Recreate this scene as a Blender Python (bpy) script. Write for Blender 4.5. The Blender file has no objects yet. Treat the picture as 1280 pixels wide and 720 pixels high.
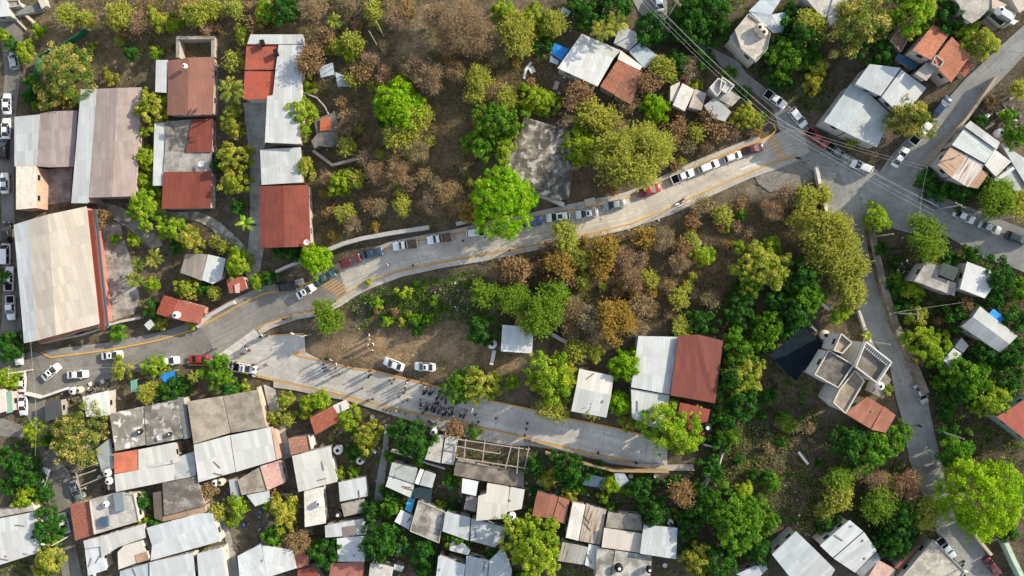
import bpy, bmesh, math, random
import numpy as np
from mathutils import Vector, Matrix
C = bpy.context.scene.collection
RND = random.Random(7)
NR = np.random.default_rng(11)
R = math.radians
F, HC = 955.0, 160.0                     # focal length in photo pixels, camera height
SUN = (0.882, 0.471)                     # horizontal direction towards the sun
SUN_EL = 27.0

# ------------------------------------------------------------------ terrain
def sp(t, w):
    return w * np.logaddexp(0, t / w)
def g(x, y):
    s = SUN[0] * x + SUN[1] * y
    return 0.19 * sp(s + 57, 5) - 0.155 * sp(s - 10, 5) + 0.185 * sp(s - 57, 6) - 0.20 * sp(s - 135, 10)
def gz(x, y): return float(g(x, y))
def grad(x, y, e=1.0):
    return ((gz(x + e, y) - gz(x - e, y)) / (2 * e), (gz(x, y + e) - gz(x, y - e)) / (2 * e))
def at(px, py, h=0.0):
    """World point h above the ground that the photo shows at (px, py)."""
    a, b = (px - 640) / F, (360 - py) / F
    z = 8.0
    for _ in range(14):
        d = HC - z
        z = gz(a * d, b * d) + h
    d = HC - z
    return Vector((a * d, b * d, z))
def at_z(px, py, z):
    d = HC - z
    return Vector(((px - 640) / F * d, (360 - py) / F * d, z))
def to_px(x, y, z):
    d = HC - z
    return 640 + F * x / d, 360 - F * y / d
def pts(s):
    return [tuple(float(v) for v in q.split(',')) for q in s.split()]
def inside(px, py, poly):
    c = False; n = len(poly); j = n - 1
    for i in range(n):
        xi, yi = poly[i]; xj, yj = poly[j]
        if (yi > py) != (yj > py) and px < (xj - xi) * (py - yi) / (yj - yi) + xi: c = not c
        j = i
    return c

# ------------------------------------------------------------------ objects and tags
def tag(o, label=None, cat=None, group=None, kind=None):
    if label: o['label'] = label
    if cat: o['category'] = cat
    if group: o['group'] = group
    if kind: o['kind'] = kind
    return o
def empty(name, loc, rz=0.0, label=None, cat=None, group=None):
    o = bpy.data.objects.new(name, None); C.objects.link(o)
    o.location = loc; o.rotation_euler = (0, 0, rz); o.empty_display_size = .3
    return tag(o, label, cat, group)
def link(name, me, parent=None):
    o = bpy.data.objects.new(name, me); C.objects.link(o)
    if parent is not None: o.parent = parent
    return o
def dup(root, label=None, group=None):
    r = root.copy(); C.objects.link(r)
    if label: r['label'] = label
    if group: r['group'] = group
    for ch in root.children:
        c = ch.copy(); C.objects.link(c); c.parent = r
        for gch in ch.children:
            d = gch.copy(); C.objects.link(d); d.parent = c
    return r
def settle(o, x, y, rz):
    """Stand an object on the slope, turned to rz."""
    gx, gy = grad(x, y)
    n = Vector((-gx, -gy, 1)).normalized()
    f = Vector((math.cos(rz), math.sin(rz), 0)); f = (f - n * f.dot(n)).normalized()
    l = n.cross(f)
    m = Matrix((f, l, n)).transposed().to_4x4()
    m.translation = o.location
    o.rotation_euler = m.to_euler()

class MB:
    """Collects boxes, prisms and lofts into one mesh."""
    def __init__(s): s.v = []; s.f = []; s.m = []; s.uv = []
    def face(s, idx, m=0, uv=None):
        s.f.append(tuple(idx)); s.m.append(m); s.uv.append(uv)
    def add(s, vs, fs, m=0):
        b = len(s.v); s.v += [tuple(v) for v in vs]
        for f in fs: s.face([b + i for i in f], m)
    def box(s, c, sx, sy, sz, rz=0.0, m=0):
        ca, sa = math.cos(rz), math.sin(rz); vs = []
        for dz in (-.5, .5):
            for dx, dy in ((-.5, -.5), (.5, -.5), (.5, .5), (-.5, .5)):
                x, y = dx * sx, dy * sy
                vs.append((c[0] + x * ca - y * sa, c[1] + x * sa + y * ca, c[2] + dz * sz))
        s.add(vs, [(3, 2, 1, 0), (4, 5, 6, 7), (0, 1, 5, 4), (1, 2, 6, 5), (2, 3, 7, 6), (3, 0, 4, 7)], m)
    def prism(s, poly, z0, z1, m=0):
        """poly: list of (x, y) counter-clockwise; z0, z1: numbers or lists."""
        n = len(poly)
        a = sum(poly[i][0] * poly[(i + 1) % n][1] - poly[(i + 1) % n][0] * poly[i][1] for i in range(n))
        z0 = z0 if isinstance(z0, (list, tuple)) else [z0] * n
        z1 = z1 if isinstance(z1, (list, tuple)) else [z1] * n
        if a < 0: poly, z0, z1 = poly[::-1], z0[::-1], z1[::-1]
        vs = [(p[0], p[1], z) for p, z in zip(poly, z0)] + [(p[0], p[1], z) for p, z in zip(poly, z1)]
        fs = [tuple(range(n))[::-1], tuple(range(n, 2 * n))] + [(i, (i + 1) % n, n + (i + 1) % n, n + i) for i in range(n)]
        s.add(vs, fs, m)
    def loft(s, rings, m=0, cap=True):
        n = len(rings[0]); b = len(s.v)
        for r in rings: s.v += [tuple(p) for p in r]
        for k in range(len(rings) - 1):
            for i in range(n):
                j = (i + 1) % n
                s.face((b + k * n + i, b + k * n + j, b + (k + 1) * n + j, b + (k + 1) * n + i), m)
        if cap:
            s.face([b + i for i in range(n)][::-1], m); e = b + (len(rings) - 1) * n
            s.face([e + i for i in range(n)], m)
    def tube(s, path, rad, n=6, m=0):
        rings = []
        for k, p in enumerate(path):
            p = Vector(p); q = Vector(path[min(k + 1, len(path) - 1)]); o = Vector(path[max(k - 1, 0)])
            d = (q - o).normalized(); a = d.orthogonal().normalized() if k == 0 else (a - d * a.dot(d)).normalized()
            b = d.cross(a); r = rad[k] if isinstance(rad, (list, tuple)) else rad
            rings.append([p + (a * math.cos(2 * math.pi * i / n) + b * math.sin(2 * math.pi * i / n)) * r for i in range(n)])
        s.loft(rings, m)
    def cyl(s, c, r0, r1, z0, z1, n=14, m=0):
        s.loft([[(c[0] + r * math.cos(2 * math.pi * i / n), c[1] + r * math.sin(2 * math.pi * i / n), z) for i in range(n)] for r, z in ((r0, z0), (r1, z1))], m)
    def lathe(s, c, prof, n=14, m=0):
        s.loft([[(c[0] + r * math.cos(2 * math.pi * i / n), c[1] + r * math.sin(2 * math.pi * i / n), c[2] + z) for i in range(n)] for r, z in prof], m)
    def mesh(s, name, mats, smooth=False):
        me = bpy.data.meshes.new(name); me.from_pydata(s.v, [], s.f)
        for m in (mats if isinstance(mats, (list, tuple)) else [mats]): me.materials.append(m)
        me.polygons.foreach_set('material_index', s.m)
        if any(s.uv):
            l = me.uv_layers.new(name='UVMap'); k = 0
            for f, u in zip(s.f, s.uv):
                for i in range(len(f)):
                    if u: l.data[k].uv = u[i]
                    k += 1
        if smooth: me.polygons.foreach_set('use_smooth', [True] * len(s.f))
        me.update(); return me
    def build(s, name, mats, parent=None, smooth=False):
        return link(name, s.mesh(name, mats, smooth), parent)

def np_mesh(name, v, f, mat, tint=None):
    """Fast mesh of quads: v (n,3), f (m,4); tint: one value per face kept as a colour attribute."""
    me = bpy.data.meshes.new(name)
    me.vertices.add(len(v)); me.vertices.foreach_set('co', np.ascontiguousarray(v, dtype=np.float32).ravel())
    k = f.shape[1]
    me.loops.add(f.size); me.loops.foreach_set('vertex_index', f.astype(np.int32).ravel())
    me.polygons.add(len(f)); me.polygons.foreach_set('loop_start', np.arange(0, f.size, k, dtype=np.int32))
    me.polygons.foreach_set('loop_total', np.full(len(f), k, dtype=np.int32))
    if tint is not None:
        a = me.attributes.new('tint', 'FLOAT', 'FACE'); a.data.foreach_set('value', tint.astype(np.float32))
    if mat is not None: me.materials.append(mat)
    me.update(calc_edges=True); me.validate()
    return me

# ------------------------------------------------------------------ materials
class NT:
    def __init__(s, name):
        s.m = bpy.data.materials.new(name); s.m.use_nodes = True; s.t = s.m.node_tree
        s.b = s.t.nodes['Principled BSDF']; s.out = s.t.nodes['Material Output']
    def n(s, kind, **kw):
        nd = s.t.nodes.new(kind)
        for k, v in kw.items():
            if k in nd.inputs: nd.inputs[k].default_value = v
            else: setattr(nd, k, v)
        return nd
    def l(s, a, b): s.t.links.new(a, b)
    def noise(s, vec, scale, detail=4.0, rough=.55):
        nd = s.n('ShaderNodeTexNoise'); nd.inputs['Scale'].default_value = scale
        nd.inputs['Detail'].default_value = detail; nd.inputs['Roughness'].default_value = rough
        if vec is not None: s.l(vec, nd.inputs['Vector'])
        return nd.outputs['Fac']
    def ramp(s, fac, a, b, ca=(0, 0, 0, 1), cb=(1, 1, 1, 1)):
        nd = s.n('ShaderNodeValToRGB'); e = nd.color_ramp.elements
        e[0].position, e[1].position = a, b; e[0].color, e[1].color = ca, cb
        s.l(fac, nd.inputs['Fac']); return nd.outputs['Color']
    def mix(s, fac, a, b, mode='MIX'):
        nd = s.n('ShaderNodeMix', data_type='RGBA', blend_type=mode)
        for sock, v in ((nd.inputs[0], fac), (nd.inputs[6], a), (nd.inputs[7], b)):
            if hasattr(v, 'is_output'): s.l(v, sock)
            else: sock.default_value = v
        return nd.outputs[2]
    def math(s, op, a, b=0.0, c=None):
        nd = s.n('ShaderNodeMath', operation=op)
        for sock, v in zip(nd.inputs, (a, b, c)):
            if v is None: continue
            if hasattr(v, 'is_output'): s.l(v, sock)
            else: sock.default_value = v
        return nd.outputs[0]
    def bump(s, h, strength=.5, dist=.05):
        nd = s.n('ShaderNodeBump'); nd.inputs['Strength'].default_value = strength; nd.inputs['Distance'].default_value = dist
        s.l(h, nd.inputs['Height']); s.l(nd.outputs['Normal'], s.b.inputs['Normal'])
    def color(s, c):
        if hasattr(c, 'is_output'): s.l(c, s.b.inputs['Base Color'])
        else: s.b.inputs['Base Color'].default_value = c
    def rough(s, v, spec=None):
        s.b.inputs['Roughness'].default_value = v
        if spec is not None: s.b.inputs['Specular IOR Level'].default_value = spec
    def obj(s): return s.n('ShaderNodeTexCoord').outputs['Object']
    def worldpos(s): return s.n('ShaderNodeNewGeometry').outputs['Position']
    def objcol(s): return s.n('ShaderNodeObjectInfo').outputs['Color']
def c4(c, k=1.0): return (c[0] * k, c[1] * k, c[2] * k, 1)
_MC = {}
def cached(f):
    def w(*a):
        k = (f.__name__,) + a
        if k not in _MC: _MC[k] = f(*a)
        return _MC[k]
    return w
@cached
def m_plain(name, col, rough=.7, metal=0.0, var=.15, scale=3.0):
    t = NT(name); nz = t.noise(t.obj(), scale)
    t.color(t.mix(t.ramp(nz, .3, .7), c4(col, 1 - var), c4(col, 1 + var)))
    t.rough(rough, .3 if max(col) > .03 else .04); t.b.inputs['Metallic'].default_value = metal
    return t.m
@cached
def m_sheet(col, rust=0.0, stain=.25):
    rust = max(rust, .1)
    """Corrugated sheet roof: ribs, sheet laps, sheets of slightly different age, runs of dirt and rust."""
    t = NT('sheet_roof'); uv = t.n('ShaderNodeUVMap').outputs['UV']; wp = t.worldpos()
    x = t.n('ShaderNodeSeparateXYZ'); t.l(uv, x.inputs[0])
    u, v = x.outputs[0], x.outputs[1]
    su, sv = t.math('FLOOR', t.math('DIVIDE', u, .9)), t.math('FLOOR', t.math('DIVIDE', v, 3.6))
    cm = t.n('ShaderNodeCombineXYZ'); t.l(su, cm.inputs[0]); t.l(sv, cm.inputs[1]); t.l(t.n('ShaderNodeObjectInfo').outputs['Random'], cm.inputs[2])
    wn = t.n('ShaderNodeTexWhiteNoise'); t.l(cm.outputs[0], wn.inputs['Vector'])
    base = t.mix(wn.outputs['Value'], c4(col, .85), c4(col, 1.06))
    big = t.noise(wp, .35, 5, .6)
    base = t.mix(t.math('MULTIPLY', t.ramp(big, .45, .75), min(1, stain * 1.5)), base, c4((col[0] * .5, col[1] * .46, col[2] * .41)))
    mp = t.n('ShaderNodeMapping'); mp.inputs['Scale'].default_value = (3.0, .22, 1); t.l(uv, mp.inputs['Vector'])
    run = t.noise(mp.outputs[0], 1.0, 5, .65)
    base = t.mix(t.math('MULTIPLY', t.ramp(run, .52, .72), min(1, stain * 1.6)), base, c4((col[0] * .55, col[1] * .5, col[2] * .45)))
    if rust > 0:
        rn = t.noise(mp.outputs[0], .8, 6, .7)
        k = .68 - .3 * rust
        base = t.mix(t.ramp(rn, k, k + .1), base, (.20, .085, .045, 1))
    lap = t.math('LESS_THAN', t.math('FRACT', t.math('DIVIDE', u, .9)), .06)
    lap2 = t.math('LESS_THAN', t.math('FRACT', t.math('DIVIDE', v, 3.6)), .018)
    base = t.mix(t.math('MULTIPLY', t.math('MAXIMUM', lap, lap2), .2), base, c4(col, .45))
    t.color(base); t.rough(.55, .35)
    rib = t.math('SINE', t.math('MULTIPLY', u, 2 * math.pi / .3))
    t.bump(t.math('ADD', rib, t.math('MULTIPLY', t.noise(wp, 1.2), 2.2)), .22, .03)
    return t.m
@cached
def m_slab(col, stain=.5, patch=0.0):
    """Weathered cast concrete, with dark water stains and pale patches."""
    t = NT('weathered_concrete'); wp = t.worldpos()
    a = t.noise(wp, .45, 8, .62); b = t.noise(wp, 2.6, 6, .6); d = t.noise(wp, 14, 3)
    base = t.mix(t.ramp(b, .3, .7), c4(col, .8), c4(col, 1.15))
    base = t.mix(t.math('MULTIPLY', t.ramp(a, .5 - .15 * stain, .67 - .13 * stain), stain), base, c4((.06, .055, .047)))
    if patch > 0:
        pn = t.noise(wp, .6, 7, .6)
        base = t.mix(t.math('MULTIPLY', t.ramp(pn, .54, .6), patch), base, (.62, .60, .56, 1))
    mid = t.noise(wp, 5.5, 6, .7); base = t.mix(t.math('MULTIPLY', t.ramp(mid, .5, .7), stain * .6), base, c4((.10, .092, .08)))
    t.color(base); t.rough(.9, .2); t.bump(t.math('ADD', d, b), .5, .03)
    return t.m
@cached
def m_tile(col):
    """Clay tile courses."""
    t = NT('clay_tile'); uv = t.n('ShaderNodeUVMap').outputs['UV']; wp = t.worldpos()
    x = t.n('ShaderNodeSeparateXYZ'); t.l(uv, x.inputs[0])
    br = t.n('ShaderNodeTexBrick'); t.l(uv, br.inputs['Vector']); br.inputs['Scale'].default_value = 1.0
    br.inputs['Brick Width'].default_value = .25; br.inputs['Row Height'].default_value = .36; br.inputs['Mortar Size'].default_value = .02
    br.inputs['Color1'].default_value = c4(col, .85); br.inputs['Color2'].default_value = c4(col, 1.15); br.inputs['Mortar'].default_value = c4(col, .5)
    st = t.noise(wp, .5, 7, .62)
    t.color(t.mix(t.math('MULTIPLY', t.ramp(st, .45, .7), .55), br.outputs['Color'], c4((col[0] * .42, col[1] * .5, col[2] * .55))))
    t.rough(.85, .2)
    t.bump(t.math('SINE', t.math('MULTIPLY', x.outputs[0], 2 * math.pi / .25)), .6, .04)
    return t.m
@cached
def m_wall(col):
    t = NT('rendered_wall'); o = t.obj(); wp = t.worldpos()
    a = t.noise(wp, .8, 6, .6); b = t.noise(wp, 9, 3)
    t.color(t.mix(t.math('MULTIPLY', t.ramp(a, .45, .75), .45), c4(col), c4((col[0] * .5, col[1] * .48, col[2] * .44))))
    t.rough(.9, .2); t.bump(b, .3, .02); return t.m
@cached
def m_road(col, joints, patch):
    t = NT('road_surface'); wp = t.worldpos(); uv = t.n('ShaderNodeUVMap').outputs['UV']
    x = t.n('ShaderNodeSeparateXYZ'); t.l(uv, x.inputs[0]); u, v = x.outputs[0], x.outputs[1]
    a = t.noise(wp, .16, 6, .6); b = t.noise(wp, 1.4, 7, .65); fine = t.noise(wp, 22, 3)
    base = t.mix(t.ramp(a, .35, .65), c4(col, .74), c4(col, 1.18))
    base = t.mix(t.math('MULTIPLY', t.ramp(b, .5, .68), .5), base, c4(col, .58))
    mp = t.n('ShaderNodeMapping'); mp.inputs['Scale'].default_value = (.05, 1.1, 1); t.l(uv, mp.inputs['Vector'])
    base = t.mix(t.math('MULTIPLY', t.ramp(t.noise(mp.outputs[0], 1.0, 4, .6), .45, .65), .5), base, c4(col, .58))
    oil = t.noise(wp, 1.1, 3, .5); base = t.mix(t.math('MULTIPLY', t.ramp(oil, .66, .72), .55), base, c4(col, .3))
    if joints > 0:
        cm = t.n('ShaderNodeCombineXYZ'); t.l(t.math('FLOOR', t.math('DIVIDE', u, 4.2)), cm.inputs[0]); t.l(t.math('FLOOR', t.math('DIVIDE', v, 3.3)), cm.inputs[1])
        wn = t.n('ShaderNodeTexWhiteNoise'); t.l(cm.outputs[0], wn.inputs['Vector'])
        base = t.mix(t.math('MULTIPLY', wn.outputs['Value'], .22), base, c4(col, .66))
        j1 = t.math('LESS_THAN', t.math('FRACT', t.math('DIVIDE', u, 4.2)), .022); j2 = t.math('LESS_THAN', t.math('FRACT', t.math('DIVIDE', v, 3.3)), .03)
        base = t.mix(t.math('MULTIPLY', t.math('MAXIMUM', j1, j2), .62 * joints), base, c4(col, .4))
    if patch > 0:
        pn = t.noise(wp, .42, 5, .55); base = t.mix(t.math('MULTIPLY', t.ramp(pn, .58, .63), patch), base, c4((.09, .088, .085)))
        cr = t.n('ShaderNodeTexVoronoi', feature='DISTANCE_TO_EDGE'); cr.inputs['Scale'].default_value = .22
        dn = t.mix(.35, wp, t.n('ShaderNodeTexNoise').outputs['Color']); t.l(dn, cr.inputs['Vector'])
        base = t.mix(t.math('MULTIPLY', t.math('LESS_THAN', cr.outputs['Distance'], .005), .3), base, c4(col, .35))
    t.color(base); t.rough(.9, .2); t.bump(t.math('ADD', fine, b), .35, .02); return t.m
@cached
def m_paint(col, wear):
    t = NT('worn_road_paint'); wp = t.worldpos(); n = t.noise(wp, 2.2, 8, .7)
    t.color(t.mix(t.ramp(n, .56, .66), c4(col), (.30, .28, .25, 1))); t.rough(.8, .2); return t.m
@cached
def m_leaf(name, flush, trans=.35, gain=1.0):
    """Leaves: the object's own colour, each clump leaning towards the flush colour."""
    t = NT(name); tint = t.n('ShaderNodeAttribute', attribute_name='tint').outputs['Fac']
    oc = t.objcol()
    base = t.mix(t.ramp(tint, .35, .95), oc, c4(flush))
    base = t.mix(t.math('MULTIPLY', t.math('FRACT', t.math('MULTIPLY', tint, 37.0)), .55), base, (0, 0, 0, 1)) if False else base
    v = t.n('ShaderNodeHueSaturation'); v.inputs['Value'].default_value = 1.0
    t.l(t.math('MULTIPLY_ADD', t.math('FRACT', t.math('MULTIPLY', tint, 53.0)), .7, .65), v.inputs['Value']); t.l(base, v.inputs['Color'])
    t.color(v.outputs['Color']); t.rough(.6, .12)
    if trans > 0:
        tr = t.n('ShaderNodeBsdfTranslucent'); mx = t.n('ShaderNodeMixShader'); mx.inputs[0].default_value = trans
        warm = t.mix(1.0, v.outputs['Color'], (1.35 * gain, 1.4 * gain, .6 * gain, 1), 'MULTIPLY')
        t.l(warm, tr.inputs['Color']); t.l(t.b.outputs[0], mx.inputs[1]); t.l(tr.outputs[0], mx.inputs[2]); t.l(mx.outputs[0], t.out.inputs['Surface'])
    return t.m
@cached
def m_objcol(name, rough, metal, coat):
    t = NT(name); t.color(t.objcol()); t.rough(rough, .5)
    t.b.inputs['Metallic'].default_value = metal; t.b.inputs['Coat Weight'].default_value = coat; t.b.inputs['Coat Roughness'].default_value = .08
    return t.m
def m_glass():
    k = 'glass'
    if k not in _MC:
        t = NT('dark_glass'); nz = t.noise(t.obj(), 1.5)
        t.color(t.mix(nz, (.008, .012, .014, 1), (.02, .028, .03, 1))); t.rough(.08, .6); _MC[k] = t.m
    return _MC[k]
BARK = m_plain('bark', (.13, .10, .075), .95, 0.0, .3, 5.0)
PALE_BARK = m_plain('pale_bark', (.24, .20, .165), .95, 0.0, .25, 5.0)
SKY_S, SUN_S, EXPO = 0.15, 4.2, 0.8
# ------------------------------------------------------------------ vehicles
PAINT = m_objcol('car_paint', .28, .15, .6)
RUBBER = m_plain('tyre_rubber', (.018, .018, .018), .9); STEEL = m_plain('bare_steel', (.30, .30, .31), .45, .4)
LAMP_W = m_plain('lamp_glass', (.7, .7, .68), .2); LAMP_R = m_plain('red_lamp', (.35, .015, .012), .3)
DARK = m_plain('dark_trim', (.018, .018, .02), .7); WOOD = m_plain('weathered_wood', (.20, .145, .10), .9, 0, .3)
def ring(x, w, z0, zt, s=1.0):
    return [(x, -w * .93, z0), (x, -w, (z0 + zt) / 2), (x, -w * .965, zt - .07), (x, -w * .84, zt), (x, w * .84, zt), (x, w * .965, zt - .07), (x, w, (z0 + zt) / 2), (x, w * .93, z0)]
def wheels(root, xs, w, rad=.32):
    for x in xs:
        for s in (-1, 1):
            m = MB()
            prof = [(rad * .62, -.1), (rad, -.09), (rad, .09), (rad * .62, .1)]
            rings = [[(x + r * math.cos(2 * math.pi * i / 16), s * (w - .1) + d, rad + r * math.sin(2 * math.pi * i / 16)) for i in range(16)] for r, d in prof]
            m.loft(rings, 0)
            rr = [[(x + r * math.cos(2 * math.pi * i / 12), s * (w - .1) + d, rad + r * math.sin(2 * math.pi * i / 12)) for i in range(12)] for r, d in ((rad * .58, -.108), (rad * .3, -.12), (rad * .3, .12), (rad * .58, .108))]
            m.loft(rr, 1); m.build('wheel', [RUBBER, STEEL], root)
def lights(root, xf, xr, w, zf, zr):
    for s in (-1, 1):
        m = MB(); m.box((xf, s * (w - .24), zf), .12, .34, .14); m.build('headlight', LAMP_W, root)
        m = MB(); m.box((xr, s * (w - .2), zr), .1, .26, .18); m.build('taillight', LAMP_R, root)
def cabin(root, b0, b1, r0, r1, zb, zr, wb, wr, roof_mat=PAINT, sun=False, tall=True):
    """b0,b1: rear and front of the glasshouse base; r0,r1: rear and front of the roof."""
    G = m_glass(); e = .012
    q = {'windscreen': [(b1, -wb * .93, zb), (b1, wb * .93, zb), (r1 + e, wr * .93, zr - .02), (r1 + e, -wr * .93, zr - .02)],
         'rear_window': [(b0, wb * .9, zb), (b0, -wb * .9, zb), (r0 - e, -wr * .9, zr - .02), (r0 - e, wr * .9, zr - .02)]}
    for nm, vs in q.items():
        m = MB(); c = sum((Vector(v) for v in vs), Vector()) / 4
        inn = [Vector(v) * .97 + c * .03 - Vector((0, 0, .05)) for v in vs]
        m.loft([inn, vs], 0); m.build(nm, G, root)
    for s in (-1, 1):
        m = MB(); vs = [(b0 + .14, s * wb * .99, zb + .02), (b1 - .18, s * wb * .99, zb + .02), (r1 - .06, s * wr * 1.0, zr - .05), (r0 + .08, s * wr * 1.0, zr - .05)]
        inn = [Vector((v[0], v[1] - s * .06, v[2])) for v in vs]
        if s > 0: vs, inn = vs[::-1], inn[::-1]
        m.loft([inn, vs], 0); m.build('side_window', G, root)
    m = MB(); top = []
    def rr(sc, z, k):
        xm, hx = (r0 + r1) / 2, (r1 - r0) / 2 * sc; w = wr * sc
        return [(xm - hx * k, -w, z), (xm + hx * k, -w, z), (xm + hx, -w * k, z), (xm + hx, w * k, z), (xm + hx * k, w, z), (xm - hx * k, w, z), (xm - hx, w * k, z), (xm - hx, -w * k, z)]
    m.loft([rr(1.0, zr - .05, .86), rr(1.0, zr - .01, .86), rr(.93, zr + .02, .86), rr(.6, zr + .045, .86)])
    for bx, rx, ww, w2 in ((b1, r1, wb, wr), (b0, r0, wb, wr)):      # pillars
        for s in (-1, 1):
            m.tube([(bx + (.02 if bx > 0 else -.02), s * ww * .97, zb - .02), (rx, s * w2 * .97, zr - .03)], .05, 5)
    xm = (b0 + b1) / 2
    for s in (-1, 1): m.tube([(xm, s * wb * .995, zb - .02), ((r0 + r1) / 2, s * wr * .995, zr - .03)], .045, 5)
    m.build('roof', roof_mat, root, True)
    if sun:
        m = MB(); xm, h = r0 * .35 + r1 * .65, (r1 - r0) * .2
        m.box((xm, 0, zr + .045), h * 2, wr * 1.15, .02); m.build('sunroof', G, root)
def body(root, st, w_k=1.0, z0=.24, extra=None):
    m = MB(); m.loft([ring(x, w, z0, z) for x, w, z in st])
    m.build('body', PAINT, root, True)
    for s in (-1, 1):
        mm = MB(); mm.box((extra or .85, s * (max(w for _, w, _ in st) + .09), .98), .12, .18, .12); mm.build('wing_mirror', PAINT, root)
CARS = {}
def make_car(kind):
    r = empty('parked_car' if kind not in ('pickup', 'stake', 'police', 'van') else ('pickup_truck' if kind != 'van' else 'delivery_van'), (0, 0, 0))
    if kind in ('sedan', 'sedan_sun'):
        body(r, [(-2.2, .66, .80), (-2.1, .80, .93), (-1.55, .86, .98), (-.9, .88, .97), (.6, .88, .96), (1.0, .87, .94), (1.65, .85, .87), (2.08, .78, .76), (2.22, .62, .62)])
        cabin(r, -1.62, 1.12, -.85, .22, .96, 1.43, .82, .64, sun=kind == 'sedan_sun'); wheels(r, (-1.32, 1.36), .86); lights(r, 2.12, -2.14, .78, .66, .8)
    elif kind == 'hatch':
        body(r, [(-1.85, .72, .90), (-1.75, .82, .98), (-.9, .86, .98), (.5, .86, .97), (1.0, .85, .94), (1.55, .82, .86), (1.85, .74, .74), (1.95, .6, .6)])
        cabin(r, -1.72, 1.12, -1.3, .25, .97, 1.5, .8, .64); wheels(r, (-1.2, 1.25), .84, .3); lights(r, 1.87, -1.8, .74, .66, .85)
    elif kind in ('suv', 'suv_sun'):
        body(r, [(-2.25, .76, 1.0), (-2.15, .86, 1.08), (-1.2, .91, 1.1), (.7, .91, 1.08), (1.1, .9, 1.06), (1.75, .88, 1.0), (2.15, .8, .88), (2.27, .66, .7)], z0=.3)
        cabin(r, -2.1, 1.22, -1.75, .35, 1.08, 1.68, .86, .70, sun=kind == 'suv_sun'); wheels(r, (-1.38, 1.4), .9, .37); lights(r, 2.17, -2.2, .8, .82, .98)
    elif kind == 'van':
        body(r, [(-2.3, .82, 1.1), (-2.25, .9, 1.2), (1.2, .92, 1.2), (1.6, .9, 1.1), (2.15, .84, .95), (2.3, .7, .7)], z0=.3, extra=1.2)
        cabin(r, -2.26, 1.75, -2.2, .9, 1.18, 2.05, .9, .82); wheels(r, (-1.4, 1.45), .91, .34); lights(r, 2.2, -2.27, .84, .8, 1.0)
    else:                                    # pickups: cab and open bed
        body(r, [(-.35, .9, 1.05), (.2, .9, 1.04), (1.0, .9, 1.02), (1.75, .88, .98), (2.35, .82, .88), (2.55, .68, .7)], z0=.34)
        if kind == 'stake': cabin(r, -.32, 1.15, -.2, .45, 1.03, 1.68, .84, .70)
        else: cabin(r, -.9, 1.2, -.72, .4, 1.03, 1.66, .84, .68)
        x1 = -.42 if kind == 'stake' else -.98
        if kind != 'stake':
            m = MB(); m.loft([ring(x, w, .34, z) for x, w, z in ((-1.0, .9, 1.05), (-.3, .9, 1.05))]); m.build('rear_cab', PAINT, r, True)
        m = MB(); x0 = -2.6; xm, L = (x0 + x1) / 2, x1 - x0
        for s in (-1, 1): m.box((xm, s * .87, .78), L, .09, .56)
        m.box((x0 + .05, 0, .78), .1, 1.66, .54); m.box((x1 - .05, 0, .80), .09, 1.66, .6)
        m.build('bed_sides', PAINT, r)
        m = MB(); m.box((xm, 0, .60), L - .2, 1.65, .06)
        for k in range(6): m.box((xm, -.65 + .26 * k, .642), L - .22, .1, .03)
        m.build('bed_floor', WOOD if kind == 'stake' else DARK, r)
        if kind == 'stake':
            m = MB()
            for s in (-1, 1):
                for z in (1.2, 1.45): m.box((xm, s * .88, z), L, .05, .09)
                for k in range(5): m.box((x0 + .15 + k * (L - .3) / 4, s * .88, 1.28), .06, .06, .5)
            for z in (1.2, 1.45): m.box((x0 + .06, 0, z), .05, 1.7, .09); m.box((x1 - .06, 0, z), .05, 1.7, .09)
            m.build('stake_rack', WOOD, r)
        if kind == 'police':
            m = MB(); m.box((-.1, 0, 1.76), .28, 1.15, .13); m.build('light_bar', m_plain('light_bar', (.03, .05, .25), .3), r)
        wheels(r, (-1.75, 1.6), .9, .38); lights(r, 2.45, -2.64, .82, .76, .82)
    for ch in r.children:
        if ch.name.split('.')[0] in ('body', 'roof', 'wing_mirror', 'bed_sides', 'rear_cab'): ch['painted'] = 1
    return r
PAINTED = ('body', 'roof', 'wing_mirror', 'bed_sides', 'rear_cab')
CAR_COL = {'white': (.78, .79, .78), 'silver': (.42, .45, .46), 'grey': (.16, .18, .19), 'black': (.015, .016, .018), 'red': (.33, .022, .02), 'maroon': (.13, .018, .02),
           'blue': (.02, .07, .26), 'teal': (.06, .12, .14), 'navy': (.03, .06, .12), 'green': (.03, .05, .045), 'palegrey': (.27, .31, .33), 'paleblue': (.42, .52, .60)}
def car(px, py, deg, kind, col, label, group=None, length=None):
    """deg: heading of the bonnet in the photo, 0 = towards the right edge, 90 = towards the top."""
    if kind not in CARS: CARS[kind] = [make_car(kind), False]
    proto, used = CARS[kind]
    o = dup(proto) if used else proto
    CARS[kind][1] = True
    p = at(px, py, .7); p.z = gz(p.x, p.y) + .03
    o.location = p; settle(o, p.x, p.y, R(deg)); tag(o, label, 'pickup' if 'pickup' in o.name else ('van' if 'van' in o.name else 'car'), group)
    jit = RND.uniform(.96, 1.04)
    if length: o.scale = (length,) * 3
    for ch in o.children:
        if ch.name.split('.')[0] in PAINTED: ch.color = c4(CAR_COL[col], jit)
    return o

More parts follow.
